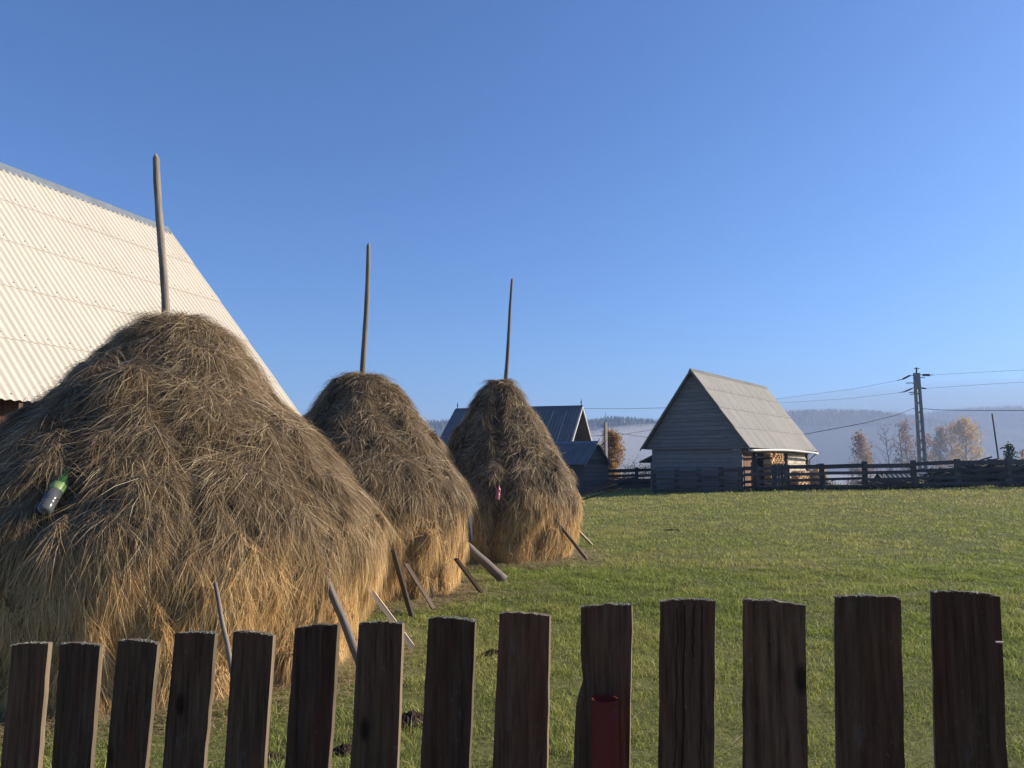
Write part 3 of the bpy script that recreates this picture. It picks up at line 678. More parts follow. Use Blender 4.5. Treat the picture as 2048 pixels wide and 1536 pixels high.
# rails behind the pickets, and the red pipe post in front
def rail(z0, z1, name='rail'):
    mb = MB(); L_ = 22 * .165; u0 = -5 * .165
    mb.hexa([(u0, .016, z0 - .07), (u0 + L_, .016, z1 - .07), (u0 + L_, .056, z1 - .07), (u0, .056, z0 - .07),
             (u0, .016, z0), (u0 + L_, .016, z1), (u0 + L_, .056, z1), (u0, .056, z0)])
    mb.build(name, M_wdark, fence)
rail(.69, 1.08); rail(.30, .55)
ul, zt = on_fence(1183, 1395, .045); ur, _ = on_fence(1236, 1395, .045); uc = (ul + ur) / 2; rr = (ur - ul) / 2
def pipe(u, z):
    mb = MB(); n_ = 24; b = len(mb.v)
    prof = [(rr, 0), (rr, z), (rr * .88, z), (rr * .88, z - .25)]
    mb.lathe(prof, n_, cap=False); mb.add([(rr * .87 * math.cos(a * .524), rr * .87 * math.sin(a * .524), z - .2) for a in range(12)], [tuple(range(12))])
    po = mb.build('pipe_post', M_redpipe, fence, True, Matrix.Translation((u, -.045, 0)))
    for p_ in po.data.polygons: p_.use_smooth = True
    return po
pipe(uc, zt); pipe(uc - 2.3, zt - .25); pipe(uc + 1.6, zt + .1)
mb = MB(); mb.box(-.006, .006, -.016, -.012, -.0012, .0012); u_, z_ = on_fence(1999, 1281)
mb.build('pale_splinter', M_wpale, fence, False, Matrix.Translation((u_ - .004, 0, z_)))

# ------------------------------------------------------------------ buildings
def sheet_mesh(name, W, L, pitch, amp, th=.008, seg=8, rows=1):
    nx = max(4, int(round(W / pitch * seg))); xs = np.linspace(0, W, nx + 1); zz = amp * np.cos(xs / pitch * 2 * math.pi)
    V = []; 
    for y in (0, L):
        for x, z in zip(xs, zz): V.append((x, y, z))
    for y in (0, L):
        for x, z in zip(xs, zz): V.append((x, y, z - th))
    n = nx + 1; Fc = []
    for i in range(nx):
        Fc.append((i, i + 1, n + i + 1, n + i)); Fc.append((2 * n + i, 3 * n + i, 3 * n + i + 1, 2 * n + i + 1))
    nface = len(Fc); b0 = len(V); V += V[:4 * n]
    for i in range(nx):
        Fc.append((b0 + i, b0 + 2 * n + i, b0 + 2 * n + i + 1, b0 + i + 1)); Fc.append((b0 + n + i, b0 + n + i + 1, b0 + 3 * n + i + 1, b0 + 3 * n + i))
    Fc += [(b0, b0 + n, b0 + 3 * n, b0 + 2 * n), (b0 + nx, b0 + 2 * n + nx, b0 + 3 * n + nx, b0 + n + nx)]
    me = bpy.data.meshes.new(name); me.from_pydata(V, [], Fc); me.update()
    me.polygons.foreach_set('use_smooth', [i < nface for i in range(len(Fc))]); return me
def slope_M(side, y, xe, ze, alpha, dist, lift=0.0, tilt=0.0):
    """matrix of a roof sheet: local x along the ridge, local y up the slope; (xe,ze) the eave"""
    c, s = math.cos(alpha), math.sin(alpha)
    if side > 0: u = Vector((-c, 0, s)); n = Vector((s, 0, c)); x = Vector((0, 1, 0)); o = Vector((xe, y, ze))
    else: u = Vector((c, 0, s)); n = Vector((-s, 0, c)); x = Vector((0, -1, 0)); o = Vector((-xe, y, ze))
    o = o + u * dist + n * lift
    Rm = Matrix((x, u, n)).transposed().to_4x4()
    return Matrix.Translation(o) @ Rm @ Matrix.Rotation(tilt, 4, 'X')
def roof(root, y0, y1, xe, ze, zr, mat, cols, rows, pitch, amp, lap=.12, seg=6, name='roof_sheet', nails=True, capmat=None, sides=(1, -1), th=.008, cap=True, capw=.19):
    W = (y1 - y0) / cols; pitch = W / max(1, round(W / pitch)); alpha = math.atan2(zr - ze, xe); Lr = math.hypot(zr - ze, xe); W = (y1 - y0) / cols; RL = Lr / rows
    me = sheet_mesh(name, W + pitch * .4, RL + lap, pitch, amp, th, seg); me.materials.append(mat)
    # top row has no lap past the ridge
    me2 = sheet_mesh(name, W + pitch * .4, RL, pitch, amp, th, seg); me2.materials.append(mat)
    rr_ = random.Random(int(xe * 100))
    for side in sides:
        nm = MB()
        for r_ in range(rows):
            for c_ in range(cols):
                y = y0 + c_ * W if side > 0 else y0 + (c_ + 1) * W + pitch * .4
                tl = -math.atan2(.017, RL); lift = .026 + rr_.uniform(-.001, .001)
                M = slope_M(side, y, xe, ze, alpha, r_ * RL, lift, tl)
                link(name, me if r_ < rows - 1 else me2, root, M=M)
                if nails:
                    for fx in (.22, .72):
                        v = M @ Vector((W * fx, .14, amp + .002))
                        a = .012; Mn = M.copy(); Mn.translation = v; nm.box(-a, a, -a, a, 0, .012, Mn)
        if nails: tag(nm.build('roof_bolt', M_black, root), kind='stuff')
    if not cap: return alpha, Lr
    # ridge caps
    ncap = max(3, cols // 2); cw = capw
    for i in range(ncap):
        a = y0 + (y1 - y0) * i / ncap - .03; b_ = y0 + (y1 - y0) * (i + 1) / ncap + .03; lz = .035 + .006 * (i % 2); mb = MB()
        c, s = math.cos(alpha) * cw, math.sin(alpha) * cw
        prof = [(-c, zr - s + lz), (0, zr + lz + .03), (c, zr - s + lz)]
        vs = [(x, y, z) for y in (a, b_) for x, z in prof] + [(x, y, z - .006) for y in (a, b_) for x, z in prof]
        mb.add(vs, [(0, 1, 4, 3), (1, 2, 5, 4), (6, 9, 10, 7), (7, 10, 11, 8), (0, 6, 7, 1), (1, 7, 8, 2), (3, 4, 10, 9), (4, 5, 11, 10), (0, 3, 9, 6), (2, 8, 11, 5)])
        mb.build('ridge_cap', capmat or M_ridge, root)
    return alpha, Lr
def frame(az): return -R(az)
def boards_gable(root, y, hw, z0, ze, zr, step, mat, th=.03, roof_hw=None, roof_ze=None, out=-1, name='wall_board', start=None):
    """horizontal boards of a gable end, rectangular below the eaves, cut to the slope above"""
    rh = roof_hw or hw; rz = roof_ze or ze; z = z0; r_ = random.Random(int(hw * 77))
    while z < zr - .12:
        h = step * r_.uniform(.92, 1.08); z1 = min(z + h, zr - .05)
        def half(zz): return min(hw if zz < ze + 1e-6 else 99, rh * (zr - zz) / (zr - rz) - .04)
        a, b_ = half(z + .004), half(z1 - .008)
        if b_ < .05: break
        t = th + r_.uniform(0, .006); zc = z; mb = MB(); y_a, y_b = (y - t, y) if out < 0 else (y, y + t)
        mb.hexa([(-a, y_a, .004), (a, y_a, .004), (a, y_b, .004), (-a, y_b, .004), (-b_, y_a + .004, z1 - z - .008), (b_, y_a + .004, z1 - z - .008), (b_, y_b, z1 - z - .008), (-b_, y_b, z1 - z - .008)])
        mb.build(name, mat, root, False, Matrix.Translation((0, 0, z))); z = z1
def wall_box(root, name, x0, x1, y0, y1, z0, z1, mat):
    mb = MB(); mb.box(x0, x1, y0, y1, z0, z1); return mb.build(name, mat, root)

# --- big barn at the left edge, cream corrugated roof
a_ = 19.656; dE = Vector((math.sin(R(a_)), math.cos(R(a_)), 0)); nE = Vector((math.cos(R(a_)), -math.sin(R(a_)), 0))
E0 = Vector((-9.551, 14.9, 0)); hw_, ze_, zr_ = 5.866, 2.844, 9.742
o_ = E0 - nE * hw_
lb = thing('barn', 'large barn at the left edge with a steep sunlit cream corrugated roof', 'barn', (o_.x, o_.y, 0), frame(a_))
roof(lb, -7.0, 9.51, hw_, ze_, zr_, M_sheetw, 15, 5, .177, .018, .16, 8, nails=True, th=.009, capw=.34)
xw = hw_ - .55
wall_box(lb, 'wall_core', -xw + .03, xw - .03, -6.55, 9.05, -.1, ze_ + .35, M_wdark)
k = 0; y = -6.55
while y < 9.05:     # upright boards along the side under the eave
    w_ = .22; mb = MB(); mb.box(0, .028, 0, w_ - .012, 0, ze_ + .42 - .1); mb.build('wall_board', M_lbarn, lb, False, Matrix.Translation((xw, y, -.05 + .1))); y += w_
for yy, ou in ((9.05, 1), (-6.55, -1)):
    boards_gable(lb, yy, xw, .05, ze_ + .3, zr_, .3, M_lbarn, roof_hw=hw_, roof_ze=ze_, out=ou)
for s_ in (1, -1):
    for yy in (9.44, -7.0):
        mb = MB(); mb.hexa([(s_ * hw_, yy, ze_ - .16), (s_ * hw_, yy + .03, ze_ - .16), (s_ * hw_, yy + .03, ze_ - .01), (s_ * hw_, yy, ze_ - .01), (0, yy, zr_ - .16), (0, yy + .03, zr_ - .16), (0, yy + .03, zr_ - .01), (0, yy, zr_ - .01)])
        mb.build('barge_board', M_wbrown, lb)
for i in range(20):
    y = -6.7 + i * .84; mb = MB(); s = math.atan2(zr_ - ze_, hw_)
    mb.box(-.05, .0, y, y + .09, 0, 1.0); mb = MB(); mb.hexa([(hw_ - .05, y, ze_ - .13), (hw_ - .05, y + .09, ze_ - .13), (hw_ - .05, y + .09, ze_ - .02), (hw_ - .05, y, ze_ - .02), (hw_ - 1.2, y, ze_ - .13 + 1.15 * math.tan(s)), (hw_ - 1.2, y + .09, ze_ - .13 + 1.15 * math.tan(s)), (hw_ - 1.2, y + .09, ze_ - .02 + 1.15 * math.tan(s)), (hw_ - 1.2, y, ze_ - .02 + 1.15 * math.tan(s))])
    mb.build('rafter_end', M_wbrown, lb)

# --- grey wooden barn in the middle distance
a_ = 36.87; d_ = Vector((.6, .8, 0)); n_ = Vector((.8, -.6, 0)); corner = Vector((11.25, 38.0, 0)); w_ = 4.71
o_ = corner - n_ * (w_ / 2); bz = float(ground_z(11.25, 38)) - .1
sb = thing('barn', 'small grey wooden barn with steep grey roof and firewood along its sunny side', 'barn', (o_.x, o_.y, bz), frame(a_))
zr_ = 6.52 - bz; ze_ = 2.48 - bz; hw_ = 2.93; wall_top = ze_ + .02
roof(sb, -.42, 11.05, hw_, ze_, zr_, M_sheetg, 10, 4, .20, .012, .12, 4, nails=True, capmat=M_sheetd)
boards_gable(sb, 0, w_ / 2, .0, ze_ + .12, ze_ + .13, .215, M_barnw)
boards_gable(sb, -.10, w_ / 2 + .45, ze_ + .10, ze_ + .1, zr_ - .02, .215, M_barnw, roof_hw=hw_ - .08, roof_ze=ze_, out=-1)
mb = MB(); mb.box(-hw_ + .22, hw_ - .22, -.14, -.02, ze_ - .02, ze_ + .09); mb.build('gable_beam', M_barnw, sb)
boards_gable(sb, 10.98, w_ / 2, .0, ze_ + .1, zr_, .3, M_barnw, roof_hw=hw_, roof_ze=ze_, out=1)
for s_ in (1, -1):
    for yy in (-.45, 11.04):
        mb = MB(); mb.hexa([(s_ * hw_, yy, ze_ - .13), (s_ * hw_, yy + .03, ze_ - .13), (s_ * hw_, yy + .03, ze_ + .0), (s_ * hw_, yy, ze_ + .0), (0, yy, zr_ - .13), (0, yy + .03, zr_ - .13), (0, yy + .03, zr_), (0, yy, zr_)])
        mb.build('barge_board', M_wgrey, sb)
wall_box(sb, 'left_wall', -w_ / 2 + .01, -w_ / 2 + .06, .02, 11.08, 0, ze_ + .3, M_barnw)
for yy in (.0, ): 
    for s_ in (-1, 1): wall_box(sb, 'corner_post', s_ * w_ / 2 - .07, s_ * w_ / 2 + .07, -.06, .08, 0, ze_ + .05, M_barnw)
xs_ = w_ / 2
wall_box(sb, 'inner_wall', xs_ - .10, xs_ - .05, .1, 11.05, 0, ze_ + .4, M_wdark)
y = .12; 
while y < 5.9:
    if not (2.05 < y < 3.15):
        wall_box(sb, 'wall_board', xs_ - .045, xs_ - .015, y, y + .19, 0, ze_ + .15, M_barnred)
    y += .2
wall_box(sb, 'door', xs_ - .05, xs_ - .03, 2.1, 3.25, .05, 1.85, M_wdark)
for (ya, yb, za, zb_) in ((5.95, 6.62, .75, .83), (5.95, 6.62, 1.95, 2.03), (5.95, 6.03, .83, 1.95), (6.54, 6.62, .83, 1.95), (6.26, 6.31, .83, 1.95)):
    wall_box(sb, 'window_frame', xs_ - .04, xs_ + .0, ya, yb, za, zb_, M_white)
wall_box(sb, 'window_pane', xs_ - .045, xs_ - .035, 6.03, 6.54, .83, 1.95, M_glass)
for yy in (6.75, 10.65, 1.7): wall_box(sb, 'side_post', xs_ - .02, xs_ + .13, yy, yy + .16, 0, ze_ + .1, M_wdark)
wall_box(sb, 'side_beam', xs_ + .13, xs_ + .26, -.1, 11.1, ze_ - .16, ze_ - .04, M_wbrown)
wall_box(sb, 'side_plate', xs_ - .01, xs_ + .05, .1, 6.7, ze_ - .20, ze_ - .12, M_wpale)
brick = MB(); brick.box(0, .09, 0, .37, 0, .165); bm_ = brick.mesh('block')
M_block, nt, p = nmat('pale_block', .9, .15); oi = nt.nodes.new('ShaderNodeObjectInfo'); nb_ = noise(nt, 12); c = mix(nt, ramp(nt, nb_, [(.3, (.9,) * 3), (.7, (1.05,) * 3)]), (.46, .40, .30), (.56, .50, .38)); nt.links.new(mix(nt, 1., c, ramp(nt, oi.outputs['Random'], [(0, (.75,) * 3), (1, (1.05,) * 3)]), 'MULTIPLY'), p.inputs['Base Color'])
bm_.materials.append(M_block)
for r_ in range(12):
    for c_ in range(10):
        yy = 6.95 + c_ * .385 - (.19 if r_ % 2 else 0)
        if yy > 6.9 and yy + .37 < 10.66: link('block', bm_, sb, M=Matrix.Translation((xs_ - .03, yy, .02 + r_ * .18)))
# sagging gutter
mb = MB(); pts = [(hw_ + .06, -.5 + 11.5 * i / 16, ze_ - .05 + .10 * math.sin(i / 16 * math.pi) * (1 if i else 1) - .09) for i in range(17)]
mb.tube(pts, .065, 8); mb.build('gutter', M_gut, sb, True)
mb = MB(); mb.tube([(hw_ + .06, 10.9, ze_ - .12), (xs_ + .2, 10.85, ze_ - .5), (xs_ + .2, 10.85, .1)], .045, 8); mb.build('downpipe', M_gut, sb, True)
# lean-to on the left
wall_box(sb, 'lean_to_wall', -w_ / 2 - .38, -w_ / 2 - .0, .35, 4.0, 0, 1.55, M_barnw)
mb = MB(); mb.hexa([(-w_ / 2 - .95, .1, 1.50), (-w_ / 2 + .0, .1, 1.92), (-w_ / 2 + .0, 4.2, 1.92), (-w_ / 2 - .95, 4.2, 1.50), (-w_ / 2 - .95, .1, 1.56), (-w_ / 2 + .0, .1, 1.98), (-w_ / 2 + .0, 4.2, 1.98), (-w_ / 2 - .95, 4.2, 1.56)])
mb.build('lean_to_roof', M_sheetd, sb)

# firewood along the sunny side
M_log, nt, p = nmat('split_firewood', .85, .2); a1 = N(nt, 'ShaderNodeAttribute', attribute_name='rnd'); nt.links.new(ramp(nt, a1.outputs['Fac'], [(0, (.22, .12, .06)), (.4, (.48, .29, .13)), (1, (.70, .50, .28))]), p.inputs['Base Color'])
def firewood(label, y0, y1, x0, x1, h, seed, slope=0.):
    root_p = sb.matrix_basis.copy() if False else (Matrix.Translation(sb.location) @ Matrix.Rotation(sb.rotation_euler.z, 4, 'Z'))
    r_ = random.Random(seed); V = []; Fc = []; rn = []
    z = .05
    while z < h:
        y = y0
        while y < y1:
            if z < h - slope * abs((y - (y0 + y1) / 2)) + r_.uniform(-.08, .08):
                rad = r_.uniform(.045, .075); n = r_.choice((3, 4, 5)); a0 = r_.uniform(0, 6.28); xa = x0 + r_.uniform(-.04, .04); xb = x1 + r_.uniform(-.05, .05); b = len(V); rv = r_.random()
                for xx in (xa, xb):
                    for k in range(n): V.append((xx, y + rad * math.cos(a0 + k * 6.283 / n) * 1.05, z + rad * math.sin(a0 + k * 6.283 / n))); rn.append(rv)
                for k in range(n): Fc.append((b + k, b + (k + 1) % n, b + n + (k + 1) % n, b + n + k))
                Fc.append(tuple(b + n + k for k in range(n))); Fc.append(tuple(b + k for k in reversed(range(n))))
            y += r_.uniform(.10, .13)
        z += .105
    ctr = Vector(((x0 + x1) / 2, (y0 + y1) / 2, 0)); me = bpy.data.meshes.new('firewood_pile'); me.from_pydata([tuple(Vector(v) - ctr) for v in V], [], Fc); me.update()
    at_ = me.attributes.new('rnd', 'FLOAT', 'POINT'); at_.data.foreach_set('value', rn)
    o = link('firewood_pile', me, None, M_log); o.matrix_world = root_p @ Matrix.Translation(ctr); tag(o, label, 'firewood', 'firewood piles beside the barn')
firewood('tall firewood pile against the red-brown boards of the small barn', 2.25, 4.15, xs_ + .35, xs_ + .75, 2.0, 3)
firewood('long low firewood pile at the far end of the barn behind the rails', 5.8, 9.5, xs_ + .6, xs_ + 1.0, 1.05, 4)
firewood('heap of reddish split logs at the far corner of the small barn', 8.3, 9.9, xs_ + 1.05, xs_ + 1.4, 1.5, 5, .6)

# --- low dark shed between the far haystack and the barn
a_ = -58.0; Yg = 42.5
pk_ = at(1196, 884, Yg); sdn = Vector((math.cos(R(a_)), -math.sin(R(a_)), 0))   # right perpendicular of the ridge direction
hw_ = 1.52; gz_ = float(ground_z(pk_.x, Yg))
sh = thing('shed', 'low dark shed with a corrugated roof right of the farthest haystack', 'shed', (pk_.x, Yg, gz_ - .1), frame(a_))
zr_ = pk_.z - gz_ + .1; ze_ = at(1180, 930, Yg).z - gz_ + .1
roof(sh, 0.0, 5.2, hw_ + .12, ze_, zr_, M_sheetd, 5, 1, .17, .022, .1, 6, nails=False)
boards_gable(sh, .15, hw_, 0, ze_ + .05, zr_, .24, M_wdark, roof_hw=hw_ + .12, roof_ze=ze_)
wall_box(sh, 'side_wall', -hw_, -hw_ + .05, .16, 5.0, 0, ze_ + .05, M_wdark); wall_box(sh, 'side_wall', hw_ - .05, hw_, .16, 5.0, 0, ze_ + .05, M_wdark)
for s_ in (1, -1):
    mb = MB(); h2 = hw_ + .13; mb.hexa([(s_ * h2, -.03, ze_ - .1), (s_ * h2, .0, ze_ - .1), (s_ * h2, .0, ze_ + .02), (s_ * h2, -.03, ze_ + .02), (0, -.03, zr_ - .1), (0, .0, zr_ - .1), (0, .0, zr_ + .02), (0, -.03, zr_ + .02)])
    mb.build('barge_board', M_wgrey, sh)

# --- far house with blue-grey roof
a_ = -72.0; Yg = 60.0; pk_ = at(1165, 812, Yg); gz_ = 1.6 - 2.2
fh = thing('house', 'far house with long blue-grey roof and white attic window behind the haystacks', 'house', (pk_.x, Yg, gz_), frame(a_))
zr_ = pk_.z - gz_; hw_ = 4.4; ze_ = zr_ - 3.5; Lh = 10.6
roof(fh, 0, Lh, hw_, ze_, zr_, M_sheetb, 10, 1, .25, .02, .1, 4, nails=False, capmat=M_sheetb)
M_brk, nt, p = nmat('red_brown_brick_wall', .9, .15)
bt = nt.nodes.new('ShaderNodeTexBrick'); bt.inputs['Scale'].default_value = 5; bt.inputs['Color1'].default_value = (.20, .115, .085, 1); bt.inputs['Color2'].default_value = (.26, .15, .11, 1); bt.inputs['Mortar'].default_value = (.22, .19, .17, 1)
tc = nt.nodes.new('ShaderNodeTexCoord'); mp = nt.nodes.new('ShaderNodeMapping'); mp.inputs['Rotation'].default_value = (R(90), 0, 0); nt.links.new(tc.outputs['Object'], mp.inputs[0]); nt.links.new(mp.outputs[0], bt.inputs[0]); nt.links.new(bt.outputs[0], p.inputs['Base Color'])
mb = MB(); mb.add([(-hw_ + .5, 1.2, 0), (hw_ - .5, 1.2, 0), (hw_ - .5, 1.2, ze_ + .4), (0, 1.2, zr_ - .1), (-hw_ + .5, 1.2, ze_ + .4), (-hw_ + .5, Lh - .7, 0), (hw_ - .5, Lh - .7, 0), (hw_ - .5, Lh - .7, ze_ + .4), (0, Lh - .7, zr_ - .1), (-hw_ + .5, Lh - .7, ze_ + .4)],
       [(0, 1, 2, 3, 4), (9, 8, 7, 6, 5), (1, 6, 7, 2), (0, 4, 9, 5), (2, 7, 8, 3), (4, 3, 8, 9)]); mb.build('wall', M_brk, fh)
for s_ in (1, -1):
    mb = MB(); mb.hexa([(s_ * hw_, -.04, ze_ - .2), (s_ * hw_, .02, ze_ - .2), (s_ * hw_, .02, ze_ + .02), (s_ * hw_, -.04, ze_ + .02), (0, -.04, zr_ - .2), (0, .02, zr_ - .2), (0, .02, zr_ + .02), (0, -.04, zr_ + .02)]); mb.build('barge_board', M_gut, fh)
mb = MB(); mb.add([(-.75, .35, zr_ - .9), (.75, .35, zr_ - .9), (0, .35, zr_ - .2), (-.75, .40, zr_ - .9), (.75, .40, zr_ - .9), (0, .40, zr_ - .2)], [(0, 1, 2), (5, 4, 3), (0, 3, 4, 1), (1, 4, 5, 2), (2, 5, 3, 0)]); mb.build('gable_panel', M_wpale, fh)
for (xa, xb, za, zb_) in ((-2.3, -2.2, -3.15, -1.9), (-1.5, -1.4, -3.15, -1.9), (-2.2, -1.5, -3.15, -3.05), (-2.2, -1.5, -2.0, -1.9), (-1.88, -1.82, -3.05, -2.0)):
    wall_box(fh, 'window_frame', xa, xb, 1.1, 1.18, zr_ + za, zr_ + zb_, M_white)
wall_box(fh, 'window_pane', -2.2, -1.5, 1.155, 1.175, zr_ - 3.05, zr_ - 2.0, M_glass)
for yy in (.1, Lh - .1):
    mb = MB(); mb.tube([(0, yy, zr_), (0, yy, zr_ + .22), (.0, yy, zr_ + .3), (0, yy, zr_ + .38), (0, yy, zr_ + .55)], [.04, .03, .07, .03, .015], 6); mb.build('finial', M_black, fh)
mb = MB(); mb.box(-.2, .2, 5.5, 5.9, zr_ - .6, zr_ + .15)

# ------------------------------------------------------------------ rail fences
def rail_fence(label, pts, posts, n_rail, h, rail_h=.13, mat=M_wdark, tops=None, seed=1, gapfull=()):
    """pts: ground polyline; rails run from post to post"""
    r_ = random.Random(seed); P = [Vector(p) for p in pts]; root = thing('rail_fence', label, 'fence', P[0])
    for i, p_ in enumerate(P):
        if i in posts:
            w = .09; mb = MB(); mb.box(-w, w, -w, w, -.15, h + r_.uniform(0, .06)); mb.build('post', mat, root, False, Matrix.Translation(p_ - P[0]) @ Matrix.Rotation(r_.uniform(-.02, .02), 4, 'Y') @ Matrix.Rotation(.12, 4, 'Z'))
    for i in range(len(P) - 1):
        a, b = P[i] - P[0], P[i + 1] - P[0]; d = (b - a); L = d.length; dn = d.normalized(); side = Vector((dn.y, -dn.x, 0)) * .11
        if side.y > 0: side = -side
        for k in range(n_rail):
            z = h * (k + .55) / n_rail + r_.uniform(-.03, .03); z2 = z + r_.uniform(-.03, .03)
            rh = rail_h * r_.uniform(.85, 1.15) * (1.25 if k == n_rail - 1 else 1)
            pa = a + side + Vector((0, 0, z)); pb = b + side + Vector((0, 0, z2)); ax = pb - pa
            mb = MB(); mb.box(-.03, ax.length + .03, -.018, .018, -rh / 2, rh / 2)
            X = ax.normalized(); Y_ = Vector((-X.y, X.x, 0)).normalized(); Z_ = X.cross(Y_)
            Mx = Matrix.Translation(pa) @ Matrix((X, Y_, Z_)).transposed().to_4x4()
            mb.build('rail', mat, root, False, Mx)
    return root
def gpt(px, Y):
    x = (px - 1024) / F * Y * 1.0; return Vector((x, Y, float(ground_z(x, Y))))
def yfence(px): return 38.2 - (px - 1480) * .0095
fx_ = [1482, 1512, 1545, 1570, 1640, 1725, 1822, 1910, 2010, 2120, 2230]
rail_fence('dark wooden rail fence along the right edge of the meadow', [gpt(x, yfence(x)) for x in fx_], set(range(11)), 4, 1.22, .14, seed=3)
rail_fence('dark low rail fence between the shed and the small barn', [gpt(x, 46.0) for x in (1190, 1272, 1340)], {0, 1, 2}, 4, 1.25, .16, seed=6)
rail_fence('dark rail fence standing in shade across the foot of the small barn gable', [gpt(x, y) for x, y in ((1306, 40.1), (1350, 39.3), (1395, 38.55), (1440, 37.9), (1478, 37.3))], {0, 1, 2, 3, 4}, 4, 1.15, .13, seed=9)
# broad dark gate at the barn end of the fence
p0, p1 = gpt(1545, yfence(1545) - .15), gpt(1570, yfence(1570) - .15)
gt = thing('gate', 'narrow dark boarded gate at the barn end of the rail fence', 'gate', p0)
d = p1 - p0
for i in range(4):
    q0 = d * (i / 4); mb = MB(); mb.box(0, d.length / 4 - .01, -.02, .02, .05, 1.28); mb.build('gate_board', M_wdark, gt, False, Matrix.Translation(q0) @ Matrix.Rotation(math.atan2(d.y, d.x), 4, 'Z'))
mb = MB(); mb.box(0, d.length, .02, .05, .95, 1.05); mb.build('gate_rail', M_wdark, gt, False, Matrix.Rotation(math.atan2(d.y, d.x), 4, 'Z'))

# ------------------------------------------------------------------ trees and shrubs
def leaves_mesh(C, size, rnd_c, flat=1.0):
    n = len(C); a = norm(rng.normal(0, 1, (n, 3))); b = norm(np.cross(a, rng.normal(0, 1, (n, 3))))
    s = size * rng.uniform(.6, 1.3, n)[:, None]
    V = np.stack([C - a * s, C + b * s * .6, C + a * s, C - b * s * .6], 1).reshape(-1, 3)
    Fc = np.arange(n * 4).reshape(n, 4)
    return mesh_np('crown', V, Fc, attrs={'rnd': np.repeat(rnd_c, 4), 'age': np.zeros(n * 4)})
def limbs(mb, p, d, L, r, depth, rr_, tips, up=.25, n=4):
    pts = [p]; rad = [r]; q = p.copy(); dd = d.copy()
    for i in range(3):
        dd = (dd + Vector((rr_.uniform(-.22, .22), rr_.uniform(-.22, .22), rr_.uniform(-.05, .15) + up * .15))).normalized(); q = q + dd * L / 3; pts.append(q.copy()); rad.append(r * (1 - .25 * (i + 1)))
    mb.tube(pts, rad, n, False)
    if depth == 0: tips.append(q.copy()); return
    for k in range(rr_.choice((3, 4))):
        b = pts[rr_.choice((1, 2, 3))]; nd = (dd + Vector((rr_.uniform(-1, 1), rr_.uniform(-1, 1), rr_.uniform(-.2, .8)))).normalized()
        limbs(mb, b.copy(), nd, L * rr_.uniform(.5, .72), r * .5, depth - 1, rr_, tips, up, 3)
    tips.append(q.copy())
def tree(kind, label, px, ptop, Y, wpx, mat, seed, form='broad', n_leaf=3500, bare=.0, base=None, size=.09, group='autumn trees beyond the rail fence'):
    x = (px - 1024) / F * Y; g = float(ground_z(x, Y)) if base is None else base
    top = at(px, ptop, Y).z; H = top - g; w = wpx / F * Y / 2; rr_ = random.Random(seed)
    root = thing(kind, label, 'tree', (x, Y, g - .1), 0, group)
    mb = MB(); tips = []
    nseg = 9; tp = [Vector((.02 * H * math.sin(i * .8 + seed), .02 * H * math.cos(i * .7 + seed) * .6, H * .97 * i / nseg)) for i in range(nseg + 1)]
    r0 = max(.05, H * .013); mb.tube(tp, [r0 * (1 - .93 * i / nseg) for i in range(nseg + 1)], 7)
    nb = 46 if form != 'broad' else 30
    for k in range(nb):
        f_ = (k + .5) / nb; zz = H * (.12 + .84 * f_); i = min(nseg - 1, int(zz / (H * .97) * nseg)); p_ = tp[i].lerp(tp[i + 1], zz / (H * .97) * nseg - i)
        az = k * 2.4 + rr_.uniform(-.4, .4)
        if form == 'cone': R_ = w * (1.0 - f_) ** .8 + .1; up = .05
        elif form == 'column': R_ = w * (math.sin(math.pi * (.10 + .86 * f_)) ** .55) * rr_.uniform(.75, 1.1); up = .5
        else: R_ = w * math.sin(math.pi * (.12 + .83 * f_)) ** .7 * rr_.uniform(.8, 1.15); up = .7
        d_ = Vector((math.cos(az), math.sin(az), up)).normalized()
        limbs(mb, p_, d_, R_ * .75, max(.012, r0 * .28), 1 if form != 'broad' else 1, rr_, tips, .3, 4)
    mb.build('trunk', M_bark, root, True)
    T = np.array([tuple(t) for t in tips])
    if n_leaf:
        ii = rng.integers(0, len(T), n_leaf); sub = rng.random(len(T)) > bare; keep = sub[ii]
        C = T[ii] + rng.normal(0, w * .11 + .05, (n_leaf, 3)); C = C[keep]; tone = np.clip(rng.random(len(T))[ii][keep] * .6 + rng.random(len(C)) * .4, 0, 1)
        link('crown', leaves_mesh(C, size, tone), root, mat)
    return root
tree('larch_tree', 'slim golden larch in front of the concrete pole beside the far shed', 1222, 862, 62, 46, M_larch, 2, 'column', 9000, base=-1.2, size=.075, group='trees near the far house')
tree('spruce_tree', 'thin dark half-bare spruce just behind the golden larch', 1208, 845, 66, 34, M_spruce, 12, 'cone', 500, .7, base=-1.5, group='trees near the far house')
tree('larch_tree', 'pale golden larch standing alone right of the small barn', 1718, 860, 110, 80, M_larch, 3, 'cone', 4200, .1, size=.16)
tree('bare_tree', 'bare grey branching tree between the golden larch and the electricity pole', 1772, 852, 112, 90, M_brush, 4, 'broad', 500, .6, size=.12)
tree('birch_tree', 'rust brown tree directly left of the electricity pole', 1812, 834, 116, 86, M_rust, 5, 'cone', 3200, .25, size=.16)
tree('birch_tree', 'thin brown tree directly right of the electricity pole', 1850, 868, 106, 66, M_rust, 6, 'broad', 1600, .35, size=.15)
tree('larch_tree', 'slender orange-topped larch between the pole and the yellow tree', 1878, 842, 118, 66, M_larch, 7, 'cone', 3600, .2, size=.16)
tree('birch_tree', 'round bright yellow tree, rightmost of the big autumn trees', 1927, 838, 120, 92, M_yel, 8, 'broad', 6500, .15, size=.17)
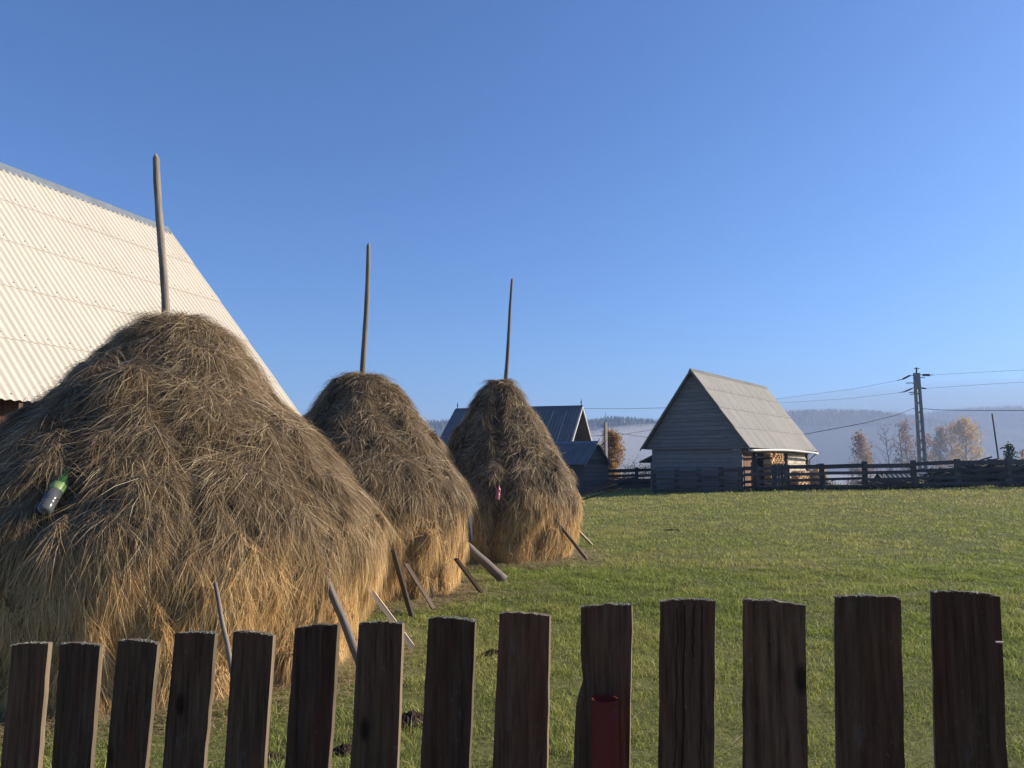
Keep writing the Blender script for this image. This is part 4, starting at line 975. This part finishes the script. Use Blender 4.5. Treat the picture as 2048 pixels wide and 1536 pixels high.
tree('birch_tree', 'dull yellow tree touching the left side of the bright yellow one', 1903, 850, 128, 84, M_larch, 18, 'broad', 3000, .3, size=.17)
tree('spruce_tree', 'small dark spruce near the leaning pole at the right edge', 2014, 882, 62, 34, M_spruce, 9, 'cone', 1500, .25, size=.10, group='small trees at the right edge')
tree('rowan_tree', 'small rust-coloured tree at the right edge beyond the spruce', 2042, 896, 75, 30, M_rust, 10, 'broad', 900, .2, size=.10, group='small trees at the right edge')
def shrub(name, label, px, ptop, pbot, Y, wpx, mat, seed, n=26, leaf_n=400, cat='shrub', group=None):
    x = (px - 1024) / F * Y; g = min(float(ground_z(x, Y)), at(px, pbot, Y).z); H = at(px, ptop, Y).z - g; w = wpx / F * Y / 2; rr_ = random.Random(seed); mb = MB(); tips = []
    for k in range(n):
        b = Vector((rr_.uniform(-.8, .8) * w, rr_.uniform(-.5, .5) * w, 0)); d_ = Vector((rr_.uniform(-.5, .5), rr_.uniform(-.5, .5), 1)).normalized()
        limbs(mb, b, d_, H * rr_.uniform(.45, .7), .018, 1, rr_, tips, .4, 3)
    root = thing(name, label, cat, (x, Y, g), 0, group); mb.build('stems', M_bark, root)
    if leaf_n:
        T = np.array([tuple(t) for t in tips]); C = T[rng.integers(0, len(T), leaf_n)] + rng.normal(0, .12, (leaf_n, 3)); link('leaves', leaves_mesh(C, .06, rng.random(len(C))), root, mat)
shrub('thorn_bush', 'bare twiggy bush beyond the low fence left of the small barn', 1262, 916, 946, 56, 60, M_brush, 1, 30, 300)
shrub('thorn_bush', 'low bare bush beside the lean-to of the small barn', 1292, 926, 946, 54, 30, M_brush, 2, 18, 200)
shrub('orange_bush', 'small orange bush at the far corner of the small barn', 1613, 926, 968, 49, 14, M_rust, 3, 14, 500)
shrub('brush_bush', 'low dark bush at the foot of the third fence post', 1645, 955, 985, 38, 36, M_brush, 4, 16, 250)
shrub('thorn_bush', 'brown thicket behind the rails left of the electricity pole', 1760, 938, 965, 60, 110, M_brush, 5, 40, 700)
shrub('thorn_bush', 'brown thicket behind the rails right of the electricity pole', 1850, 935, 965, 62, 90, M_brush, 6, 36, 600)

# dark brush heap behind the rails at the right, and the low dark roof beside it
def heap(label, px0, px1, ptop, Y, seed, n=420):
    r_ = random.Random(seed); x0, x1 = (px0 - 1024) / F * Y, (px1 - 1024) / F * Y; g = float(ground_z((x0 + x1) / 2, Y)); H = at(px0, ptop, Y).z - g; mb = MB(); cx_ = (x0 + x1) / 2
    for k in range(n):
        u = r_.uniform(-1, 1); x = u * (x1 - x0) / 2; hh = H * min(1, .45 + .6 * (1 - abs(u)) + r_.uniform(-.1, .1)); z = r_.uniform(0, 1) * hh; az = r_.uniform(-.6, .6) + (math.pi if r_.random() < .5 else 0); L = r_.uniform(.5, 1.5)
        p_ = Vector((x, r_.uniform(-.7, .7), z)); d = Vector((math.cos(az), math.sin(az), r_.uniform(-.25, .3))) * L / 2; mb.tube([p_ - d, p_, p_ + d], [r_.uniform(.02, .06)] * 2 + [.015], 4)
    o = mb.build('brush_heap', M_wdark); o.location = (cx_, Y, g); tag(o, label, 'brush heap')
heap('long dark heap of branches behind the rail fence at the right edge', 1868, 2110, 918, 35.6, 2, 900)
heap('lower dark heap of branches behind the rails under the electricity pole', 1735, 1875, 960, 41.0, 5, 300)
heap('dark brush heap behind the low rails between the shed and the small barn', 1208, 1300, 956, 48.0, 9, 500)
Yg = 46; pk_ = at(1815, 946, Yg); rs = thing('low_shed', 'low dark-roofed shelter behind the rails below the electricity pole', 'shelter', (pk_.x, Yg, float(ground_z(pk_.x, Yg)) - .1), frame(-82))
zr_ = pk_.z - rs.location.z; roof(rs, -1.6, 1.6, 1.1, zr_ - .5, zr_, M_sheetd, 3, 1, .3, .02, .05, 4, nails=False)
for s_ in (-.95, .95):
    for yy in (-1.4, 1.4): wall_box(rs, 'post', s_ - .06, s_ + .06, yy - .06, yy + .06, -.5, zr_ - .45, M_wdark)
wall_box(rs, 'back_wall', .9, .94, -1.4, 1.4, -.3, zr_ - .5, M_wdark)

# stakes
def stake(label, a, b, Y, w, mat):
    prop('stake', label, 'pole', at(a[0], a[1], Y), at(b[0], b[1], Y), w, mat, False, 'thin poles beyond the rail fence')
stake('thin pale pole rising behind the rails left of the electricity pole', (1808, 955), (1799, 866), 52, .075, M_wpale)
stake('tall dark leaning pole behind the rails near the right edge', (2003, 960), (1984, 827), 38, .075, M_wdark)
stake('short pale stake standing behind the middle rails', (1767, 968), (1766, 944), 43, .07, M_wpale)

# ------------------------------------------------------------------ electricity poles and wires
Yp = 52.0; base = at(1846, 985, Yp); x_, g_ = at(1846, 930, Yp).x, float(ground_z(at(1846, 930, Yp).x, Yp)) - .4
ep = thing('electricity_pole', 'slotted concrete electricity pole with insulators right of the small barn', 'electricity pole', (x_, Yp, g_))
top = at(1833, 746, Yp) - Vector((x_, Yp, g_)); kink = at(1835, 778, Yp) - Vector((x_, Yp, g_))
wt, wb = 11.5 / F * Yp / 2, 17 / F * Yp / 2
def cx(z): f_ = z / top.z; return top.x * f_, wb + (wt - wb) * f_
legw = .10
for s_ in (-1, 1):
    mb = MB(); c0, h0 = cx(0); c1, h1 = cx(kink.z)
    a0, b0 = (c0 - h0, c0 - h0 + legw * 1.4) if s_ < 0 else (c0 + h0 - legw * 1.4, c0 + h0); a1, b1 = (c1 - h1, c1 - h1 + legw * 1.25) if s_ < 0 else (c1 + h1 - legw * 1.25, c1 + h1)
    mb.hexa([(a0, -.14, 0), (b0, -.14, 0), (b0, .14, 0), (a0, .14, 0), (a1, -.1, kink.z), (b1, -.1, kink.z), (b1, .1, kink.z), (a1, .1, kink.z)]); mb.build('leg', M_conc, ep)
for i in range(13):
    z = kink.z * (i + .5) / 13; c0, h0 = cx(z); mb = MB(); mb.box(c0 - h0 + legw, c0 + h0 - legw, -.09, .09, z - .06, z + .06); mb.build('rung', M_conc, ep)
mb = MB(); c0, h0 = cx(kink.z); c1, h1 = cx(top.z); mb.hexa([(c0 - h0, -.1, kink.z), (c0 + h0, -.1, kink.z), (c0 + h0, .1, kink.z), (c0 - h0, .1, kink.z), (c1 - h1, -.09, top.z), (c1 + h1, -.09, top.z), (c1 + h1, .09, top.z), (c1 - h1, .09, top.z)]); mb.build('pole_head', M_conc, ep)
def L2(px, py): return at(px, py, Yp) - Vector((x_, Yp, g_))
mb = MB(); mb.tube([L2(1833, 747), L2(1833, 735)], .05, 8); mb.build('top_insulator', M_black, ep)
mb = MB(); mb.tube([L2(1828, 737), L2(1839, 737)], .025, 6); mb.build('top_bracket', M_black, ep)
for a, b in (((1812, 766), (1834, 766)), ((1818, 785), (1834, 784)), ((1820, 789), (1834, 787))):
    mb = MB(); mb.tube([L2(*a), L2(*b)], .03, 6); mb.build('crossarm', M_black, ep)
def insul(a, b, r=.07):
    A, B = L2(*a), L2(*b); mb = MB(); n = 15; pts = [A.lerp(B, i / (n - 1)) for i in range(n)]; mb.tube(pts, [r if i % 2 else r * .55 for i in range(n)], 8); mb.build('insulator', M_black, ep)
insul((1806, 758), (1820, 751), .075); insul((1845, 750), (1860, 750), .09); insul((1810, 783), (1824, 777), .06); insul((1842, 776), (1852, 777), .06)
for a, b in (((1795, 761), (1806, 758)), ((1820, 751), (1829, 750)), ((1838, 749), (1845, 750)), ((1860, 750), (1866, 750)), ((1800, 785), (1810, 783)), ((1824, 777), (1830, 774)), ((1837, 775), (1842, 776)), ((1838, 755), (1850, 755))):
    mb = MB(); mb.tube([L2(*a), L2(*b)], .025, 5); mb.build('fitting', M_black, ep)
def wire(label, pts, r, group='overhead wires'):
    W = [at(*p_) for p_ in pts]; out = []
    for i in range(len(W) - 1):
        for k in range(12): out.append(W[i].lerp(W[i + 1], k / 12))
    out.append(W[-1]); o0 = out[0]; mb = MB(); mb.tube([v - o0 for v in out], r, 5, False); o = mb.build('overhead_wire', M_black); o.location = o0; tag(o, label, 'wire', group)
wire('upper wire running left from the electricity pole towards the barn ridge', [(1806, 759, 52), (1700, 779, 60), (1560, 797, 75), (1430, 812, 92)], .009)
wire('second wire running left from the electricity pole just below the upper one', [(1810, 784, 52), (1700, 797, 60), (1560, 806, 75), (1430, 815, 92)], .009)
wire('thick sagging cable crossing the hill between the barn and the electricity pole', [(1830, 816, 52), (1790, 831, 50), (1730, 846, 49), (1612, 868, 52), (1540, 876, 55)], .02)
wire('upper wire running right from the electricity pole out of the picture', [(1866, 750, 52), (1950, 745, 47), (2048, 740, 42), (2200, 726, 36)], .008)
wire('lower wire running right from the electricity pole out of the picture', [(1852, 777, 52), (1950, 770, 47), (2048, 764, 42), (2200, 752, 36)], .008)
wire('thick cable running right from the electricity pole in front of the hill', [(1842, 817, 52), (1880, 820, 50), (1960, 821, 45), (2048, 821, 40), (2200, 816, 34)], .018)
wire('thin wire from the far house ridge to the small barn', [(1166, 817, 60), (1250, 817.5, 56), (1400, 814, 53)], .014)
wire('cable dropping from the concrete pole top to the lean-to side of the barn', [(1212, 866, 60), (1250, 868, 57), (1300, 876, 54), (1360, 886, 52)], .014)
wire('cable rising from the larch to the barn gable', [(1180, 872, 62), (1240, 870, 60), (1290, 862, 56), (1360, 848, 53)], .013)
wire('thin pale wire hanging behind the electricity pole from the pale pole', [(1799, 866, 52), (1835, 874, 56), (1900, 877, 62)], .014)
p_ = at(1211, 845, 60); cpole = thing('electricity_pole', 'pale concrete pole top standing above the golden larch by the far house', 'electricity pole', (p_.x, 60, -1.0), R(35))
mb = MB(); mb.box(-.11, .11, -.1, .1, 0, p_.z + 1.0); mb.build('mast', M_conc, cpole); mb = MB(); mb.tube([(0, 0, p_.z + 1), (0, 0, p_.z + 1.75)], .015, 5); mb.build('antenna', M_black, cpole)

# ------------------------------------------------------------------ hills with forest, valley mist, haze
M_for = blade_mat('far_forest', [(0, (.014, .024, .018)), (.6, (.020, .031, .022)), (1, (.030, .038, .024))], [(0, (.05, .04, .02)), (1, (.07, .055, .03))], 0)
M_hill, nt, p = nmat('hill_meadow', .95, .1); n1 = noise(nt, .012, 'Object', (1, 1, 1), 5); nt.links.new(ramp(nt, n1, [(.42, (.022, .032, .018)), (.62, (.055, .055, .03))]), p.inputs['Base Color'])
def hill(Yr, pxs, label, depth, seed, n_tree, hrange, clearing):
    px = np.array([a for a, b in pxs], float); py = np.array([b for a, b in pxs], float)
    Xr = np.array([at(a, b, Yr).x for a, b in pxs]); Zr = np.array([at(a, b, Yr).z for a, b in pxs])
    floor = -45.0
    def hz(x, y):
        z = np.interp(x, Xr, Zr); t = (y - (Yr - depth)) / depth; prof = np.where(t < 1, sstep(0, 1, np.clip(t, 0, 1)) ** .8, 1 - .5 * sstep(1, 2, t))
        nn = fbm(np.stack([x * .006, y * .006, 0 * x], -1).reshape(-1, 3), seed, 4).reshape(x.shape)
        return floor + (z - floor) * prof + nn * 16 * np.clip(prof * (1.0001 - prof) * 4, 0, 1)
    gx = np.linspace(Xr[0], Xr[-1], 160); gy = np.linspace(Yr - depth, Yr + depth * .6, 50); GX, GY = np.meshgrid(gx, gy); GZ = hz(GX, GY)
    nr, nc = GX.shape; idx = np.arange(nr * nc).reshape(nr, nc); Fq = np.stack([idx[:-1, :-1], idx[:-1, 1:], idx[1:, 1:], idx[1:, :-1]], -1).reshape(-1, 4)
    tag(link('hill', mesh_np('hill', np.stack([GX, GY, GZ], -1).reshape(-1, 3), Fq, smooth=True), None, M_hill), kind='structure')
    X = rng.uniform(Xr[0], Xr[-1], n_tree); Y = Yr - depth * .9 + rng.random(n_tree) ** .7 * depth * 1.0
    cl = fbm(np.stack([X * .008, Y * .008, 0 * X], -1), seed + 5, 3); k = cl < clearing + .35 * sstep(Yr - depth * .45, Yr - depth * .15, Y)
    X, Y = X[k], Y[k]; Z = hz(X, Y); n = len(X); h = rng.uniform(*hrange, n); r = h * .23
    a = rng.uniform(0, 6.28, n); V = []
    for j in range(5): V.append(np.stack([X + r * np.cos(a + j * 1.2566), Y + r * np.sin(a + j * 1.2566), Z - 1], -1))
    V.append(np.stack([X, Y, Z + h], -1)); V = np.stack(V, 1).reshape(-1, 3)
    b = (np.arange(n) * 6)[:, None, None]; Fc = (b + np.array([[[0, 1, 5], [1, 2, 5], [2, 3, 5], [3, 4, 5], [4, 0, 5]]])).reshape(-1, 3)
    aut = (rng.random(n) < .01).astype(float)
    tag(link('forest', mesh_np('forest', V, Fc, attrs={'rnd': np.repeat(rng.random(n), 6), 'age': np.repeat(aut, 6)}), None, M_for), label, 'forest', kind='stuff')
hill(1000, [(-700, 838), (200, 842), (800, 848), (1100, 848), (1180, 846), (1215, 840), (1260, 842), (1320, 848), (1420, 845), (1520, 832), (1580, 828), (1650, 827), (1720, 829), (1790, 838), (1850, 850), (1950, 875), (2150, 900), (2700, 920)],
     'dark spruce forest covering the nearer blue hill behind the barn', 430, 3, 26000, (3.5, 6.5), .30)
hill(1500, [(500, 870), (1200, 862), (1600, 855), (1780, 844), (1820, 836), (1860, 829), (1900, 823), (1960, 819), (2048, 816), (2300, 806), (2800, 800)],
     'hazy forest on the farther hill rising to the right edge', 450, 8, 14000, (4.5, 8), .30)
def volume(name, V, Fc, dens, color, aniso, label=None, cat=None, loc=(0, 0, 0)):
    m = bpy.data.materials.new(name); m.use_nodes = True; nt = m.node_tree; nt.nodes.remove(nt.nodes['Principled BSDF'])
    v = nt.nodes.new('ShaderNodeVolumePrincipled'); v.inputs['Density'].default_value = dens; v.inputs['Color'].default_value = (*color, 1); v.inputs['Anisotropy'].default_value = aniso
    nt.links.new(v.outputs[0], nt.nodes['Material Output'].inputs['Volume'])
    me = bpy.data.meshes.new(name); me.from_pydata(V, [], Fc); me.update(); o = link(name, me, None, m); o.location = loc; tag(o, label, cat, kind='stuff'); return o
def mist(name, label, c, rad, dens, color=(.93, .95, 1)):
    mb = MB(); mb.lathe([(max(.001, math.sin(math.pi * i / 16)), -math.cos(math.pi * i / 16)) for i in range(17)], 32)
    V = [(x * rad[0], y * rad[1], z * rad[2]) for x, y, z in mb.v]; volume(name, V, mb.f, dens, color, .25, label, 'mist', c)
mist('valley_mist', 'white mist bank lying in the valley beyond the rail fence', (150, 420, -29), (520, 240, 27.0), .02)
mist('rising_mist', 'pale mist rising at the foot of the hill left of the small barn', (62, 340, -6), (60, 90, 26), .006)
mist('tree_mist', 'thin luminous mist around the autumn trees at the right', (85, 150, -10), (85, 92, 27), .0075, (.34, .42, .60))
mist('valley_haze', 'broad blue haze filling the valley in front of the wooded hills', (250, 950, -60), (1500, 650, 106), .0009, (.36, .44, .64))
mb = MB(); mb.box(-1600, 1900, -100, 2200, -62, 150)
volume('haze', mb.v, mb.f, .00044, (.40, .58, .95), .1, 'thin blue autumn haze over the whole valley', 'haze')

def weeds():
    out = []; n_ = 9000; u = rng.random(n_); px = 1482 + u * 800; Y = yfence(px) + rng.normal(0, .16, n_); X = (px - 1024) / F * Y
    k = fbm(np.stack([X * 1.5, Y, 0 * X], -1), 4, 2) > -.25; X, Y = X[k], Y[k]; n = len(X); az = rng.uniform(0, 6.28, n)
    D0 = norm(np.stack([np.cos(az) * .3, np.sin(az) * .3, np.ones(n)], -1)); D1 = norm(np.stack([np.cos(az), np.sin(az), np.full(n, .6)], -1))
    side = np.stack([np.cos(az + 1.3), np.sin(az + 1.3), 0 * az], -1)
    V, fl, cn, rn, ag = strands(np.stack([X, Y, ground_z(X, Y) - .01], -1), D0, D1, rng.uniform(.08, .34, n), np.full(n, .02), side, rng.random(n) * .5, rng.random(n) * .5)
    tag(link('weeds', mesh_np('weeds', V, fl, cn, attrs={'rnd': rn, 'age': ag}), None, M_weed), 'uncut weeds coloured dark for the shadow along the foot of the rail fence', 'weeds', kind='stuff')
M_weed = blade_mat('shaded_weeds', [(0, (.02, .026, .012)), (1, (.06, .065, .03))], [(0, (.05, .045, .025)), (1, (.14, .12, .07))], .2)  # weed colours darkened to carry the fence's shadow strip as well
weeds()
